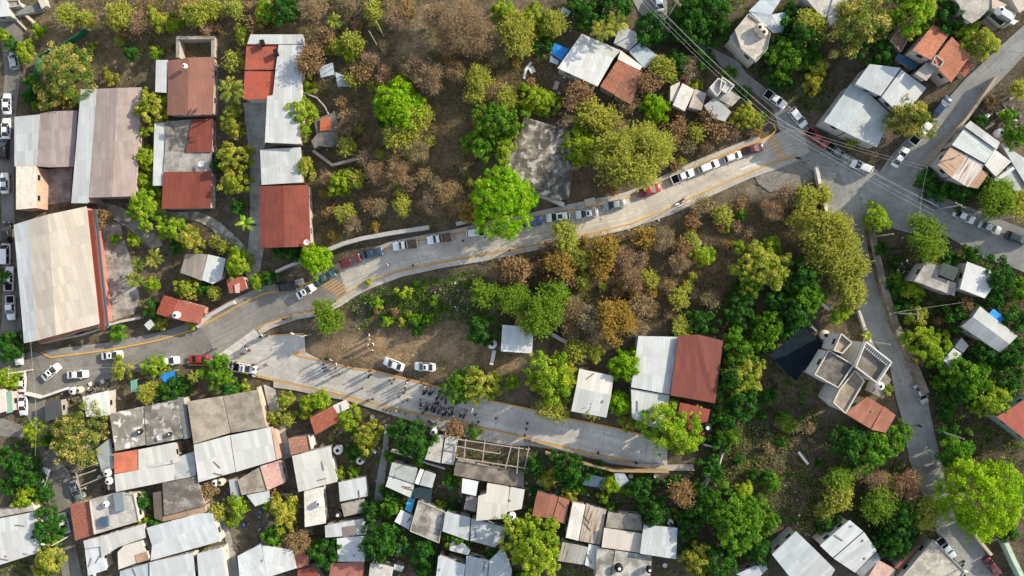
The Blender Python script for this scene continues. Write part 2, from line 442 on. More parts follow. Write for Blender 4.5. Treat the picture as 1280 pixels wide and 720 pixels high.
# ------------------------------------------------------------------ motorcycles
def make_bike():
    r = empty('motorcycle', (0, 0, 0))
    for x in (-.62, .66):
        m = MB(); rad = .3
        m.loft([[(x + q * math.cos(2 * math.pi * i / 14), d, rad + q * math.sin(2 * math.pi * i / 14)) for i in range(14)] for q, d in ((.2, -.05), (.3, -.045), (.3, .045), (.2, .05))])
        m.build('wheel', RUBBER, r)
    m = MB(); m.loft([[(x, -w, z - h), (x, -w, z + h * .4), (x, 0, z + h), (x, w, z + h * .4), (x, w, z - h)] for x, w, z, h in ((-.15, .09, .74, .1), (.1, .15, .8, .15), (.38, .11, .84, .12), (.5, .05, .82, .06))]); m.build('fuel_tank', PAINT, r, True)
    m = MB(); m.loft([[(x, -w, z - .05), (x, -w, z + .03), (x, w, z + .03), (x, w, z - .05)] for x, w, z in ((-.95, .1, .84), (-.6, .14, .8), (-.2, .12, .76), (.0, .07, .78))]); m.build('seat', DARK, r, True)
    m = MB(); m.box((0, 0, .45), .5, .26, .32); m.tube([(-.62, 0, .3), (-.1, 0, .42), (.35, 0, .62), (.5, 0, .78)], .045, 6); m.tube([(-.62, 0, .3), (-.55, 0, .75)], .04, 6); m.build('frame', STEEL, r)
    m = MB(); m.tube([(.66, 0, .3), (.52, 0, .8), (.46, 0, 1.0)], .035, 6); m.tube([(.3, -.36, 1.02), (.45, -.2, 1.03), (.45, .2, 1.03), (.3, .36, 1.02)], .022, 6)
    for s in (-1, 1): m.tube([(.42, s * .26, 1.03), (.45, s * .32, 1.17)], .012, 4); m.box((.46, s * .33, 1.19), .03, .12, .08)
    m.build('handlebar', STEEL, r)
    m = MB(); m.box((.66, 0, .64), .42, .13, .04); m.box((-.82, 0, .66), .34, .15, .05); m.build('mudguard', PAINT, r)
    m = MB(); m.lathe((.56, 0, .84), [(.06, -.06), (.09, 0), (.07, .07)], 10); m.build('headlight', LAMP_W, r, True)
    return r
BIKE = [None]
def bike(px, py, deg, col, label, group=None):
    if BIKE[0] is None: BIKE[0] = o = make_bike()
    else: o = dup(BIKE[0])
    p = at(px, py, .5); p.z = gz(p.x, p.y) + .03
    o.location = p; settle(o, p.x, p.y, R(deg)); tag(o, label, 'motorcycle', group)
    for ch in o.children:
        if ch.name.split('.')[0] in ('fuel_tank', 'mudguard'): ch.color = c4(col)
    return o

# ------------------------------------------------------------------ people
def skin_mesh(name, joints, bones, mat, root=0, sub=1):
    bm = bmesh.new(); lay = bm.verts.layers.skin.verify(); vs = []
    for i, (co, r) in enumerate(joints):
        v = bm.verts.new(co); v[lay].radius = (r, r) if not isinstance(r, tuple) else r; v[lay].use_root = (i == root); vs.append(v)
    for a, b in bones: bm.edges.new((vs[a], vs[b]))
    me = bpy.data.meshes.new(name + '_cage'); bm.to_mesh(me); bm.free()
    o = link(name + '_cage', me); o.modifiers.new('s', 'SKIN').use_smooth_shade = True
    if sub: o.modifiers.new('u', 'SUBSURF').levels = sub; o.modifiers['u'].render_levels = sub
    bpy.context.view_layer.update()
    out = bpy.data.meshes.new_from_object(o.evaluated_get(bpy.context.evaluated_depsgraph_get()))
    bpy.data.objects.remove(o); out.name = name; out.materials.clear(); out.materials.append(mat); return out
SKIN = m_plain('skin', (.26, .13, .085), .6, 0, .08); CLOTH = m_objcol('cloth', .9, 0, 0); HAIR = m_plain('hair', (.012, .01, .009), .7)
PEOPLE = {}
def make_person(pose):
    r = empty('person', (0, 0, 0))
    st = {'stand': 0.0, 'walk': .26, 'talk': .06}.get(pose, 0)
    if pose == 'sit':
        hip, z = .22, .22
        leg = lambda s: [((.10, s * .1, .2), .085), ((.50, s * .13, .46), .065), ((.62, s * .13, .08), .045), ((.78, s * .14, .035), .04)]
        dz = -.70; lean = .06
    else:
        leg = lambda s: [((.0, s * .095, .90), .09), ((s * st * .55 + .02, s * .1, .49), .068), ((s * st - .02, s * .1, .09), .045), ((s * st + .15, s * .12, .035), .04)]
        dz = 0; lean = .02
    hipz = .95 + dz
    T = [((0, 0, hipz), .13), ((.0, 0, hipz + .2), .125), ((lean * .5, 0, hipz + .42), .145), ((lean, 0, hipz + .55), .075), ((lean + .01, 0, hipz + .63), .06), ((lean + .03, 0, hipz + .70), .095), ((lean + .03, 0, hipz + .81), .098), ((lean + .02, 0, hipz + .88), .06)]
    A = lambda s: [((lean * .6, s * .19, hipz + .46), .065), ((lean * .4 - s * st * .4 - .02, s * .27, hipz + .18), .048), (((.25 if pose in ('talk', 'sit') else .06) - s * st * .9, s * (.16 if pose == 'talk' else .27), hipz + (.13 if pose == 'talk' else -.04)), .036), (((.33 if pose in ('talk', 'sit') else .09) - s * st * 1.05, s * (.12 if pose == 'talk' else .27), hipz + (.14 if pose == 'talk' else -.13)), .032)]
    J = list(T); B = [(i, i + 1) for i in range(len(T) - 1)]
    for s in (-1, 1):
        b = len(J); J += leg(s); B += [(0, b), (b, b + 1), (b + 1, b + 2), (b + 2, b + 3)]
        b = len(J); J += A(s); B += [(2, b), (b, b + 1), (b + 1, b + 2), (b + 2, b + 3)]
    link('body', skin_mesh('person_body', J, B, SKIN), r)
    J2 = [((0, 0, hipz - .02), .15), (T[1][0], .15), (T[2][0], .165), ((lean, 0, hipz + .53), .09)]; B2 = [(0, 1), (1, 2), (2, 3)]
    for s in (-1, 1):
        a = A(s); b = len(J2); mid = [(a[0][0][k] * .4 + a[1][0][k] * .6) for k in range(3)]
        J2 += [(a[0][0], .085), (tuple(mid), .068)]; B2 += [(2, b), (b, b + 1)]
    link('shirt', skin_mesh('person_shirt', J2, B2, CLOTH), r)
    J3 = [((0, 0, hipz + .04), .148)]; B3 = []
    for s in (-1, 1):
        l = leg(s); b = len(J3); J3 += [(l[0][0], .108), (l[1][0], .085), (l[2][0], .068)]; B3 += [(0, b), (b, b + 1), (b + 1, b + 2)]
    link('trousers', skin_mesh('person_trousers', J3, B3, CLOTH), r)
    m = MB(); c = T[6][0]
    m.lathe((c[0] - .018, c[1], c[2] - .02), [(.112, -.04), (.122, .02), (.11, .08), (.07, .125), (.01, .142)], 12); m.build('hair', HAIR, r, True)
    return r
def person(px, py, pose, shirt, legs, label, group=None, deg=None):
    if pose not in PEOPLE: PEOPLE[pose] = o = make_person(pose)
    else: o = dup(PEOPLE[pose])
    p = at(px, py, .9); p.z = gz(p.x, p.y) + .03
    o.location = p; o.rotation_euler = (0, 0, R(RND.uniform(0, 360) if deg is None else deg)); k = RND.uniform(1.0, 1.12); o.scale = (k, k, k)
    tag(o, label, 'person', group)
    for ch in o.children:
        n = ch.name.split('.')[0]
        if n == 'shirt': ch.color = c4(shirt)
        if n == 'trousers': ch.color = c4(legs)
    return o

# ------------------------------------------------------------------ vegetation
def leaf_quads(rng, P, N, size, aspect=.55, jitter=.7, droop=0.0):
    n = len(P); N = N + rng.normal(0, jitter, (n, 3)); N /= np.linalg.norm(N, axis=1, keepdims=True) + 1e-9
    a = np.cross(N, rng.normal(0, 1, (n, 3))); a /= np.linalg.norm(a, axis=1, keepdims=True) + 1e-9
    b = np.cross(N, a); s = (size * rng.uniform(.6, 1.4, (n, 1)))
    a = a * s; b = b * s * aspect; a[:, 2] -= droop * s[:, 0]
    V = np.empty((n, 4, 3)); V[:, 0] = P - a; V[:, 1] = P - b; V[:, 2] = P + a; V[:, 3] = P + b
    return V.reshape(-1, 3), np.arange(4 * n).reshape(-1, 4)
def crown_leafy(seed, Rr, Hc, lobe, per, leaf, mat, fill=1.0, jitter=.7, aspect=.55, ragged=1.0):
    """Crown of radius Rr whose dome of height Hc is made of many leafy lobes."""
    rng = np.random.default_rng(seed); ph = rng.uniform(0, 6.28, 6)
    nl = int(fill * 3.4 * (Rr * Rr) / (lobe * lobe)); P, N, T = [], [], []
    for k in range(nl):
        u = rng.uniform(-.25, 1.0); az = rng.uniform(0, 2 * math.pi); el = math.asin(max(-1, min(1, u)))
        wob = 1 + .17 * math.sin(2 * az + ph[0]) + .15 * math.sin(3 * az + ph[1] + 2 * el) + .12 * math.sin(5 * az + ph[3] + el) + .09 * math.sin(9 * az + ph[2])
        wob = 1 + (wob - 1) * ragged; rr = Rr * wob * (rng.uniform(.74, 1.08) if rng.random() < .72 else rng.uniform(.3, .8))
        c = np.array([math.cos(az) * math.cos(el) * rr, math.sin(az) * math.cos(el) * rr, max(-.2, u) * Hc * (.72 + .28 * wob) * rng.uniform(.82, 1.0)])
        lr = lobe * rng.uniform(.45, 1.45) ; n = max(6, int(per * (lr / lobe) ** 2))
        d = rng.normal(0, 1, (n, 3)); d[:, 2] += .45; d /= np.linalg.norm(d, axis=1, keepdims=True)
        P.append(c + d * lr * rng.uniform(.62, 1.06, (n, 1)) * np.array([1, 1, .8])); N.append(d + np.array([0, 0, .35]))
        T.append(np.clip(rng.uniform(.0, 1.0) + rng.normal(0, .12, n), 0, 1))
    P, N, T = np.concatenate(P), np.concatenate(N), np.concatenate(T)
    v, f = leaf_quads(rng, P, N, leaf, aspect, jitter)
    return np_mesh('crown', v, f, mat, T)
def twig_quads(rng, A, B, w):
    d = B - A; s = np.cross(d, rng.normal(0, 1, A.shape)); s /= np.linalg.norm(s, axis=1, keepdims=True) + 1e-9; s = s * w
    V = np.empty((len(A), 4, 3)); V[:, 0] = A - s; V[:, 1] = A + s; V[:, 2] = B + s * .3; V[:, 3] = B - s * .3
    return V.reshape(-1, 3), np.arange(4 * len(A)).reshape(-1, 4)
def crown_fuzzy(seed, Rr, Hc, mat, twigs, leaves, leaf=.13, tw=.03):
    """Thin crown: sprays of twigs from limb ends with scattered small leaves."""
    rng = np.random.default_rng(seed); ns = int(14 + 9 * Rr * Rr / 3); S = []
    ph = rng.uniform(0, 6.28, 4)
    for k in range(ns):
        az = rng.uniform(0, 6.28); u = rng.uniform(0, 1); q = math.sqrt(rng.uniform(.02, 1)) * Rr * (1 + .18 * math.sin(2 * az + ph[0]) + .12 * math.sin(5 * az + ph[1]))
        S.append((math.cos(az) * q * .82, math.sin(az) * q * .82, Hc * math.sqrt(max(.02, 1 - (q / Rr / 1.3) ** 2)) * rng.uniform(.25, .95)))
    S = np.array(S); base = np.array([0, 0, -Hc * .45])
    k = rng.integers(0, ns, twigs); c = S[k]; out = c - base; out /= np.linalg.norm(out, axis=1, keepdims=True)
    A = c + rng.normal(0, .27 * Rr ** .5, (twigs, 3)) - out * .3
    dr = out * .9 + rng.normal(0, .62, (twigs, 3)); dr /= np.linalg.norm(dr, axis=1, keepdims=True)
    L = rng.uniform(.35, 1.0, (twigs, 1)) * min(1.0, .35 + .2 * Rr); B = A + dr * L
    v1, f1 = twig_quads(rng, A, B, tw * rng.uniform(.5, 1.2, (twigs, 1)))
    t1 = np.clip(rng.uniform(.0, .34, twigs) + .0 * L[:, 0], 0, 1)
    lim_a = np.repeat(base[None], ns, 0) + rng.normal(0, .1, (ns, 3)); mid = (lim_a * .45 + S * .55) + rng.normal(0, .12 * Rr, (ns, 3))
    v2, f2 = twig_quads(rng, np.concatenate([lim_a, mid]), np.concatenate([mid, S]), np.full((2 * ns, 1), .05))
    vs, fs, ts = [v1, v2], [f1, f2 + len(v1)], [t1, np.full(2 * ns, .1)]
    if leaves:
        j = rng.integers(0, twigs, leaves); tt = rng.uniform(.2, 1, (leaves, 1)); P = A[j] * (1 - tt) + B[j] * tt + rng.normal(0, .06, (leaves, 3))
        v3, f3 = leaf_quads(rng, P, np.tile([0, 0, 1.0], (leaves, 1)), leaf, .6, .9)
        fs.append(f3 + len(v1) + len(v2)); vs.append(v3); ts.append(np.clip(.55 + .45 * rng.random(leaves), 0, 1))
    return np_mesh('crown', np.concatenate(vs), np.concatenate(fs), mat, np.concatenate(ts))
def crown_palm(seed, Rr, mat, n=12):
    rng = np.random.default_rng(seed); A, B, T = [], [], []; W = []
    for k in range(n):
        az = 2 * math.pi * k / n + rng.uniform(-.2, .2); el = rng.uniform(.15, .95); L = Rr * rng.uniform(.85, 1.1); pr = np.zeros(3); tn = rng.uniform(0, 1)
        for i in range(22):
            s = i / 21; e = el - 1.5 * s * s * (1.25 - el * .5); d = np.array([math.cos(az) * math.cos(e), math.sin(az) * math.cos(e), math.sin(e)])
            nx = pr + d * L / 21; A.append(pr); B.append(nx); T.append(.9); W.append(.05 * (1 - s * .7))
            side = np.array([-math.sin(az), math.cos(az), 0])
            for sg in (-1, 1):
                if s > .12:
                    ll = L * .22 * math.sin(math.pi * min(1, s * .9 + .12)) * rng.uniform(.85, 1.1)
                    A.append(nx); B.append(nx + (side * sg * .85 + d * .55 - np.array([0, 0, .28])) * ll); T.append(tn); W.append(.075)
            pr = nx
    v, f = twig_quads(rng, np.array(A), np.array(B), np.array(W)[:, None]); return np_mesh('crown', v, f, mat, np.array(T))
def crown_banana(seed, Rr, mat, n=9):
    rng = np.random.default_rng(seed); V, Fq, T = [], [], []
    for k in range(n):
        az = 2 * math.pi * k / n + rng.uniform(-.3, .3); el = rng.uniform(.4, 1.1); L = Rr * rng.uniform(.8, 1.15); pr = np.zeros(3); side = np.array([-math.sin(az), math.cos(az), 0]); prev = None; tn = rng.random()
        for i in range(9):
            s = i / 8; e = el - 1.5 * s; w = .24 * math.sin(math.pi * min(.98, s * .85 + .1)) * Rr * .7
            d = np.array([math.cos(az) * math.cos(e), math.sin(az) * math.cos(e), math.sin(e)]); pr = pr + d * L / 8
            l, r = pr + side * w + np.array([0, 0, .04]), pr - side * w
            if prev is not None:
                b = len(V); V += [prev[0], l, r, prev[1]]; Fq.append((b, b + 1, b + 2, b + 3)); T.append(np.clip(tn + rng.normal(0, .1), 0, 1))
            prev = (l, r)
    return np_mesh('crown', np.array(V), np.array(Fq), mat, np.array(T))
def trunk_mesh(seed, Rr, Hc, base, mat, limbs=6, rad=.16, straight=False):
    """Trunk from the ground (z = -base) to the crown's heart with limbs spreading into the crown."""
    rng = random.Random(seed); m = MB(); lean = (rng.uniform(-.12, .12) * base, rng.uniform(-.12, .12) * base)
    fork = (0, 0, Hc * .05) if not straight else (0, 0, .1)
    m.tube([(lean[0], lean[1], -base - .6), (lean[0] * .5, lean[1] * .5, -base * .55), fork], [rad * 1.35, rad, rad * .75], 7)
    for k in range(limbs):
        az = 2 * math.pi * k / limbs + rng.uniform(-.4, .4); q = Rr * rng.uniform(.45, .75)
        e = (math.cos(az) * q, math.sin(az) * q, Hc * rng.uniform(.3, .7)); mid = (e[0] * .5 + rng.uniform(-.1, .1) * Rr, e[1] * .5 + rng.uniform(-.1, .1) * Rr, e[2] * .45)
        m.tube([fork, mid, e], [rad * .6, rad * .4, rad * .12], 5)
    return m.mesh('trunk', mat, True)
LEAF = {'lime': m_leaf('lime_leaves', (.45, .50, .05), .42), 'bright': m_leaf('vivid_leaves', (.36, .50, .025), .42), 'yellow': m_leaf('yellow_leaves', (.52, .48, .10), .4),
        'dark': m_leaf('dark_leaves', (.06, .19, .02), .3), 'green': m_leaf('green_leaves', (.20, .36, .03), .4), 'mango': m_leaf('mango_leaves', (.58, .48, .15), .35),
        'olive': m_leaf('olive_leaves', (.46, .46, .09), .35), 'bare': m_leaf('bare_twigs', (.40, .31, .17), .15), 'gold': m_leaf('golden_leaves', (.34, .23, .06), .3),
        'tan': m_leaf('tan_leaves', (.30, .19, .10), .25), 'palm': m_leaf('palm_leaves', (.34, .34, .06), .35), 'feather': m_leaf('feathery_leaves', (.24, .36, .04), .38), 'pink': m_leaf('pink_blossom', (.55, .22, .25), .35)}
TINT = {'lime': (.20, .34, .02), 'bright': (.19, .37, .008), 'yellow': (.25, .31, .035), 'dark': (.024, .088, .012), 'green': (.075, .20, .015), 'mango': (.10, .18, .022),
        'feather': (.115, .21, .022), 'olive': (.205, .25, .045), 'bare': (.29, .21, .135), 'gold': (.36, .27, .055), 'tan': (.33, .225, .12), 'palm': (.20, .27, .04), 'pink': (.3, .12, .12)}
LOOKS = {'lime': 'lime-green leafy', 'bright': 'vivid bright-green', 'yellow': 'yellow-green leafy', 'dark': 'dark-green leafy', 'green': 'mid-green leafy', 'mango': 'dense green-and-buff',
         'feather': 'feathery mid-green', 'olive': 'hazy olive', 'bare': 'leafless brown', 'gold': 'golden-brown fuzzy', 'tan': 'dry tan-brown', 'palm': 'feathery palm', 'pink': 'pink flowering', 'banana': 'broad-leaved banana'}
VAR = {}
def variant(sp_, rm):
    """Meshes for one species at one size class; every tree of that class shares them. (reference radius, crown, trunk)"""
    sizes = (1.0, 1.7, 2.7, 4.2, 6.2); i = min(range(5), key=lambda k: abs(math.log(sizes[k] / rm))); R0 = sizes[i]
    v = RND.randrange(3 if i in (1, 2, 3) else 2); key = (sp_, i, v)
    if key in VAR: return VAR[key]
    sd = hash((i, v)) % 1000 + len(VAR) * 13; Hc = R0 * (.95 if R0 < 3 else .8); tr_mat = BARK
    if sp_ in ('bare', 'olive', 'gold', 'tan', 'feather'):
        n = {0: 520, 1: 1200, 2: 2600, 3: 5000, 4: 9000}[i]
        if sp_ == 'bare': c = crown_fuzzy(sd, R0, Hc, LEAF[sp_], n, n // 2, .09, .034); tr_mat = PALE_BARK
        elif sp_ == 'tan': c = crown_fuzzy(sd, R0, Hc, LEAF[sp_], n // 2, int(n * 1.6), .14, .03)
        else: c = crown_fuzzy(sd, R0, Hc, LEAF[sp_], n // 2, int(n * 3.6), .115, .028)
    elif sp_ == 'palm': c = crown_palm(sd, R0, LEAF['palm'])
    elif sp_ == 'banana': c = crown_banana(sd, R0, LEAF['lime'])
    else:
        lobe = {'bright': .52, 'mango': .72, 'dark': .60, 'green': .55, 'lime': .52, 'yellow': .52, 'pink': .4}[sp_] * (.62, .78, .9, 1.0, 1.1)[i]
        leaf = {'bright': .17, 'mango': .20, 'dark': .21, 'green': .21, 'lime': .19, 'yellow': .19, 'pink': .12}[sp_] * (.75, .85, 1, 1.08, 1.15)[i]
        c = crown_leafy(sd, R0, Hc, lobe, 62 if i < 4 else 52, leaf * .82, LEAF[sp_], {'bright': 1.25, 'mango': 1.1, 'dark': .9, 'green': .8}.get(sp_, .85), ragged=.5 if sp_ == 'bright' else 1.0)
    pal = sp_ in ('palm', 'banana')
    t = trunk_mesh(sd, R0, Hc, {0: .6, 1: 1.2, 2: 2.0, 3: 3.0, 4: 4.2}[i] if not pal else R0 * 2.4, tr_mat, 0 if pal else (3, 4, 6, 7, 8)[i], (.05, .08, .12, .18, .26)[i] if not pal else .13, pal)
    VAR[key] = (R0, Hc, {0: .6, 1: 1.2, 2: 2.0, 3: 3.0, 4: 4.2}[i] if not pal else R0 * 2.4, c, t); return VAR[key]
TREES = []
def tree(px, py, r, sp_, k=1.0, hk=1.0, group=None, label=None, flat=None):
    rm0 = r * (HC - 12) / F; rm = rm0
    R0, Hc, base, crown, trunk = variant(sp_, rm); s = rm / R0
    hb = base * s * hk                            # ground to crown base
    p = at(px, py, hb + Hc * s * .45)
    gzz = gz(p.x, p.y)
    small = r < 9.5
    name = 'palm_tree' if sp_ == 'palm' else 'banana_plant' if sp_ == 'banana' else ('leafless_shrub' if small else 'leafless_tree') if sp_ == 'bare' else ('leafy_shrub' if small else 'leafy_tree')
    o = empty(name, (p.x, p.y, gzz + hb), RND.uniform(0, 6.28)); o.scale = (s, s, s * (flat or RND.uniform(.85, 1.1)))
    col = TINT[sp_ if sp_ != 'banana' else 'lime']; h = (RND.uniform(.88, 1.14), RND.uniform(.92, 1.1), RND.uniform(.85, 1.15))
    c = link('crown', crown, o); c.color = (min(1, col[0] * h[0] * k), min(1, col[1] * h[1] * k), min(1, col[2] * h[2] * k), 1)
    t = link('trunk', trunk, o); t.scale = (1, 1, 1)
    tag(o, label, 'palm' if sp_ == 'palm' else 'plant' if sp_ == 'banana' else 'shrub' if small else 'tree', group)
    TREES.append((o, px, py, r, sp_, label)); return o
# ------------------------------------------------------------------ houses
EXCL = []                                    # photo polygons covered by roofs and roads (no ground cover there)
GLASS = m_glass(); WOODS = m_plain('weathered_board', (.17, .13, .095), .9, 0, .3); CONCS = m_plain('loose_block', (.22, .19, .165), .9, 0, .3)
FRAME = m_plain('painted_frame', (.42, .40, .37), .6); DOOR = m_plain('metal_door', (.10, .075, .06), .6)
def roof_mat(kind, col, opt):
    if kind == 'sheet': return m_sheet(col, opt.get('rust', 0.0), opt.get('stain', .25))
    if kind == 'tile': return m_tile(col)
    if kind == 'tarp': return m_plain('tarpaulin', col, .45 if max(col) > .05 else .95, 0, .25, .9)
    return m_slab(col, opt.get('stain', .5), opt.get('patch', 0.0))
def house(label, h, wall_col, panels, cat='house', name='house', group=None, windows=True, wallmat=None):
    """panels: (kind, colour, 'photo points', heights or None, options). Heights are metres above the house's own ground."""
    allp = [q for p in panels for q in pts(p[2])]
    cx, cy = sum(q[0] for q in allp) / len(allp), sum(q[1] for q in allp) / len(allp)
    b = at(cx, cy, h); z0 = gz(b.x, b.y)
    root = empty(name, (b.x, b.y, z0), 0, label, cat, group)
    wm = wallmat or m_wall(wall_col); walls = MB(); nwin = 0
    for k, (kind, col, ps, hs, opt) in enumerate(panels):
        P = pts(ps); n = len(P); hs = [h if hs is None else hs] * n if not isinstance(hs, (tuple, list)) else list(hs)
        EXCL.append(P)
        W = [at_z(p[0], p[1], z0 + q) for p, q in zip(P, hs)]
        L = [(w.x - b.x, w.y - b.y, q) for w, q in zip(W, hs)]
        c = (sum(q[0] for q in L) / n, sum(q[1] for q in L) / n)
        th = {'sheet': .07, 'tile': .14, 'tarp': .03}.get(kind, .2)
        m = MB(); m.prism([(q[0], q[1]) for q in L], [q[2] - th for q in L], [q[2] for q in L])
        u0 = Vector((L[1][0] - L[0][0], L[1][1] - L[0][1])).normalized(); v0 = Vector((-u0.y, u0.x))
        for i, f in enumerate(m.f):
            m.uv[i] = [((m.v[j][0] - L[0][0]) * u0.x + (m.v[j][1] - L[0][1]) * u0.y, (m.v[j][0] - L[0][0]) * v0.x + (m.v[j][1] - L[0][1]) * v0.y) for j in f]
        pn = opt.get('part', {'sheet': 'roof_panel', 'tile': 'tiled_roof', 'slab': 'roof_slab', 'tarp': 'awning'}[kind])
        ro = m.build(pn, roof_mat(kind, col, opt), root)
        if opt.get('lab'): ro['label'] = opt['lab']
        if kind == 'sheet' and c[1] + b.y < -16 and not opt.get('nowall'):
            for q in range(RND.choice((0, 0, 1, 2))):      # boards and blocks that hold the sheets down
                i0 = RND.randrange(n); i1 = (i0 + 1) % n; a1, a2, a3 = RND.uniform(.15, .6), 0, 0; a2 = RND.uniform(.05, .9 - a1); a3 = 1 - a1 - a2
                pxx = L[i0][0] * a1 + L[i1][0] * a2 + c[0] * a3; pyy = L[i0][1] * a1 + L[i1][1] * a2 + c[1] * a3; pzz = L[i0][2] * a1 + L[i1][2] * a2 + sum(t_[2] for t_ in L) / n * a3
                bm_ = MB(); bd = RND.random() < .5
                bm_.box((pxx, pyy, pzz + .06), 1.9 if bd else .45, .16 if bd else .3, .14, RND.uniform(0, 3.1)); bm_.build('roof_board' if bd else 'roof_block', WOODS if bd else CONCS, root)
        if opt.get('rim'):
            rm = MB(); hh = opt['rim']
            for i in range(n):
                a, d = L[i], L[(i + 1) % n]; e = Vector((d[0] - a[0], d[1] - a[1])); ln = e.length
                if ln < .4: continue
                cc = ((a[0] + d[0]) / 2, (a[1] + d[1]) / 2); inn = (Vector(c) - Vector(cc)); nn = Vector((-e.y, e.x)).normalized()
                if nn.dot(inn) < 0: nn = -nn
                rm.box((cc[0] + nn.x * .09, cc[1] + nn.y * .09, (a[2] + d[2]) / 2 + hh / 2 + .004), ln - (.16 if i % 2 else 0) - .02, .15, hh, math.atan2(e.y, e.x))
            rm.build('parapet', m_wall(opt.get('rimcol', (.42, .40, .36))), root)
        if opt.get('nowall'):
            pm = MB()                        # open shelter: posts carry the sheet
            for q in L:
                x, y = c[0] + (q[0] - c[0]) * .94, c[1] + (q[1] - c[1]) * .94
                pm.cyl((x, y), .06, .06, gz(x + b.x, y + b.y) - z0 - .3, q[2] - th - .02, 8)
            pm.build('post_frame', FRAME, root); continue
        ins = [((q[0] - c[0]), (q[1] - c[1])) for q in L]; wl = []
        for q in ins:
            l = math.hypot(*q); f = max(.3, (l - opt.get('eave', .3)) / l); wl.append((c[0] + q[0] * f, c[1] + q[1] * f))
        lo = min(gz(q[0] + b.x, q[1] + b.y) - z0 for q in wl) - .6
        walls.prism(wl, [lo] * n, [q[2] - th - .004 for q in L])
        if windows and k < 3:
            for i in range(n):
                a, d = Vector(wl[i]), Vector(wl[(i + 1) % n]); e = d - a; ln = e.length
                if ln < 2.6 or nwin > 7: continue
                nn = Vector((-e.y, e.x)).normalized(); mid = (a + d) / 2
                if nn.dot(Vector(c) - mid) > 0: nn = -nn
                az = math.atan2(e.y, e.x); gl = gz(mid.x + b.x, mid.y + b.y) - z0; top = min(L[i][2], L[(i + 1) % n][2]) - th
                if any(inside(*to_px(mid.x + b.x + nn.x * .7, mid.y + b.y + nn.y * .7, z0 + top), pts(p2[2])) for j2, p2 in enumerate(panels) if j2 != k): continue
                for t in ([.5] if ln < 5 else [.25, .75]):
                    q = a + e * t
                    if nwin == 0 and top > 2.2:
                        dm = MB(); dm.box((q.x + nn.x * .03, q.y + nn.y * .03, gl + 1.05), .95, .1, 2.1, az); dm.build('door', DOOR, root)
                    elif top > 1.9:
                        wn_ = MB(); hz = top - .95
                        for sx, sz, w_, h_ in ((0, .55, 1.3, .1), (0, -.55, 1.3, .1), (.6, 0, .1, 1.0), (-.6, 0, .1, 1.0)):
                            wn_.box((q.x + e.normalized().x * sx + nn.x * .04, q.y + e.normalized().y * sx + nn.y * .04, hz + sz), w_, .14, h_, az)
                        wo = wn_.build('window', FRAME, root); pm = MB(); pm.box((q.x + nn.x * .02, q.y + nn.y * .02, hz), 1.1, .08, 1.0, az); pm.build('pane', GLASS, wo)
                    nwin += 1
    if walls.v: walls.build('wall', wm, root)
    root['ground'] = z0
    return root
def roof_box(root, px, py, h, sx, sy, sz, rz, mat, name, base=None):
    """A solid piece of a house placed by where the photo shows it; h: height of its centre above the house's ground."""
    w = at_z(px, py, root['ground'] + h); m = MB(); m.box((w.x - root.location.x, w.y - root.location.y, h), sx, sy, sz, rz); return m.build(name, mat, root)
TANKMAT = {'black': m_plain('black_plastic', (.02, .02, .022), .4), 'white': m_plain('white_plastic', (.74, .73, .70), .4, 0, .1), 'beige': m_plain('beige_plastic', (.55, .47, .36), .5, 0, .1)}
def tank(px, py, h, r, col, label, group=None, hole=True):
    """Round plastic water tank standing h metres above the ground (its foot)."""
    p = at(px, py, h + r * 1.6); o = empty('water_tank', (p.x, p.y, gz(p.x, p.y) + h + .06), 0, label, 'water tank', group)
    m = MB(); m.lathe((0, 0, 0), [(r * .96, 0), (r, .05), (r, r * .5), (r * 1.03, r * .55), (r, r * .6), (r, r * 1.3), (r * .92, r * 1.45), (r * .45, r * 1.7), (r * .42, r * 1.72)], 18); m.build('body', TANKMAT[col], o, True)
    m = MB(); m.lathe((0, 0, 0), [(r * .36, r * 1.70), (r * .38, r * 1.8), (r * .3, r * 1.86), (.02, r * 1.88)], 14); m.build('lid', TANKMAT['black' if hole and col != 'black' else 'white' if col == 'black' else col], o, True)
    if h > .8 and True:
        pass
    return o
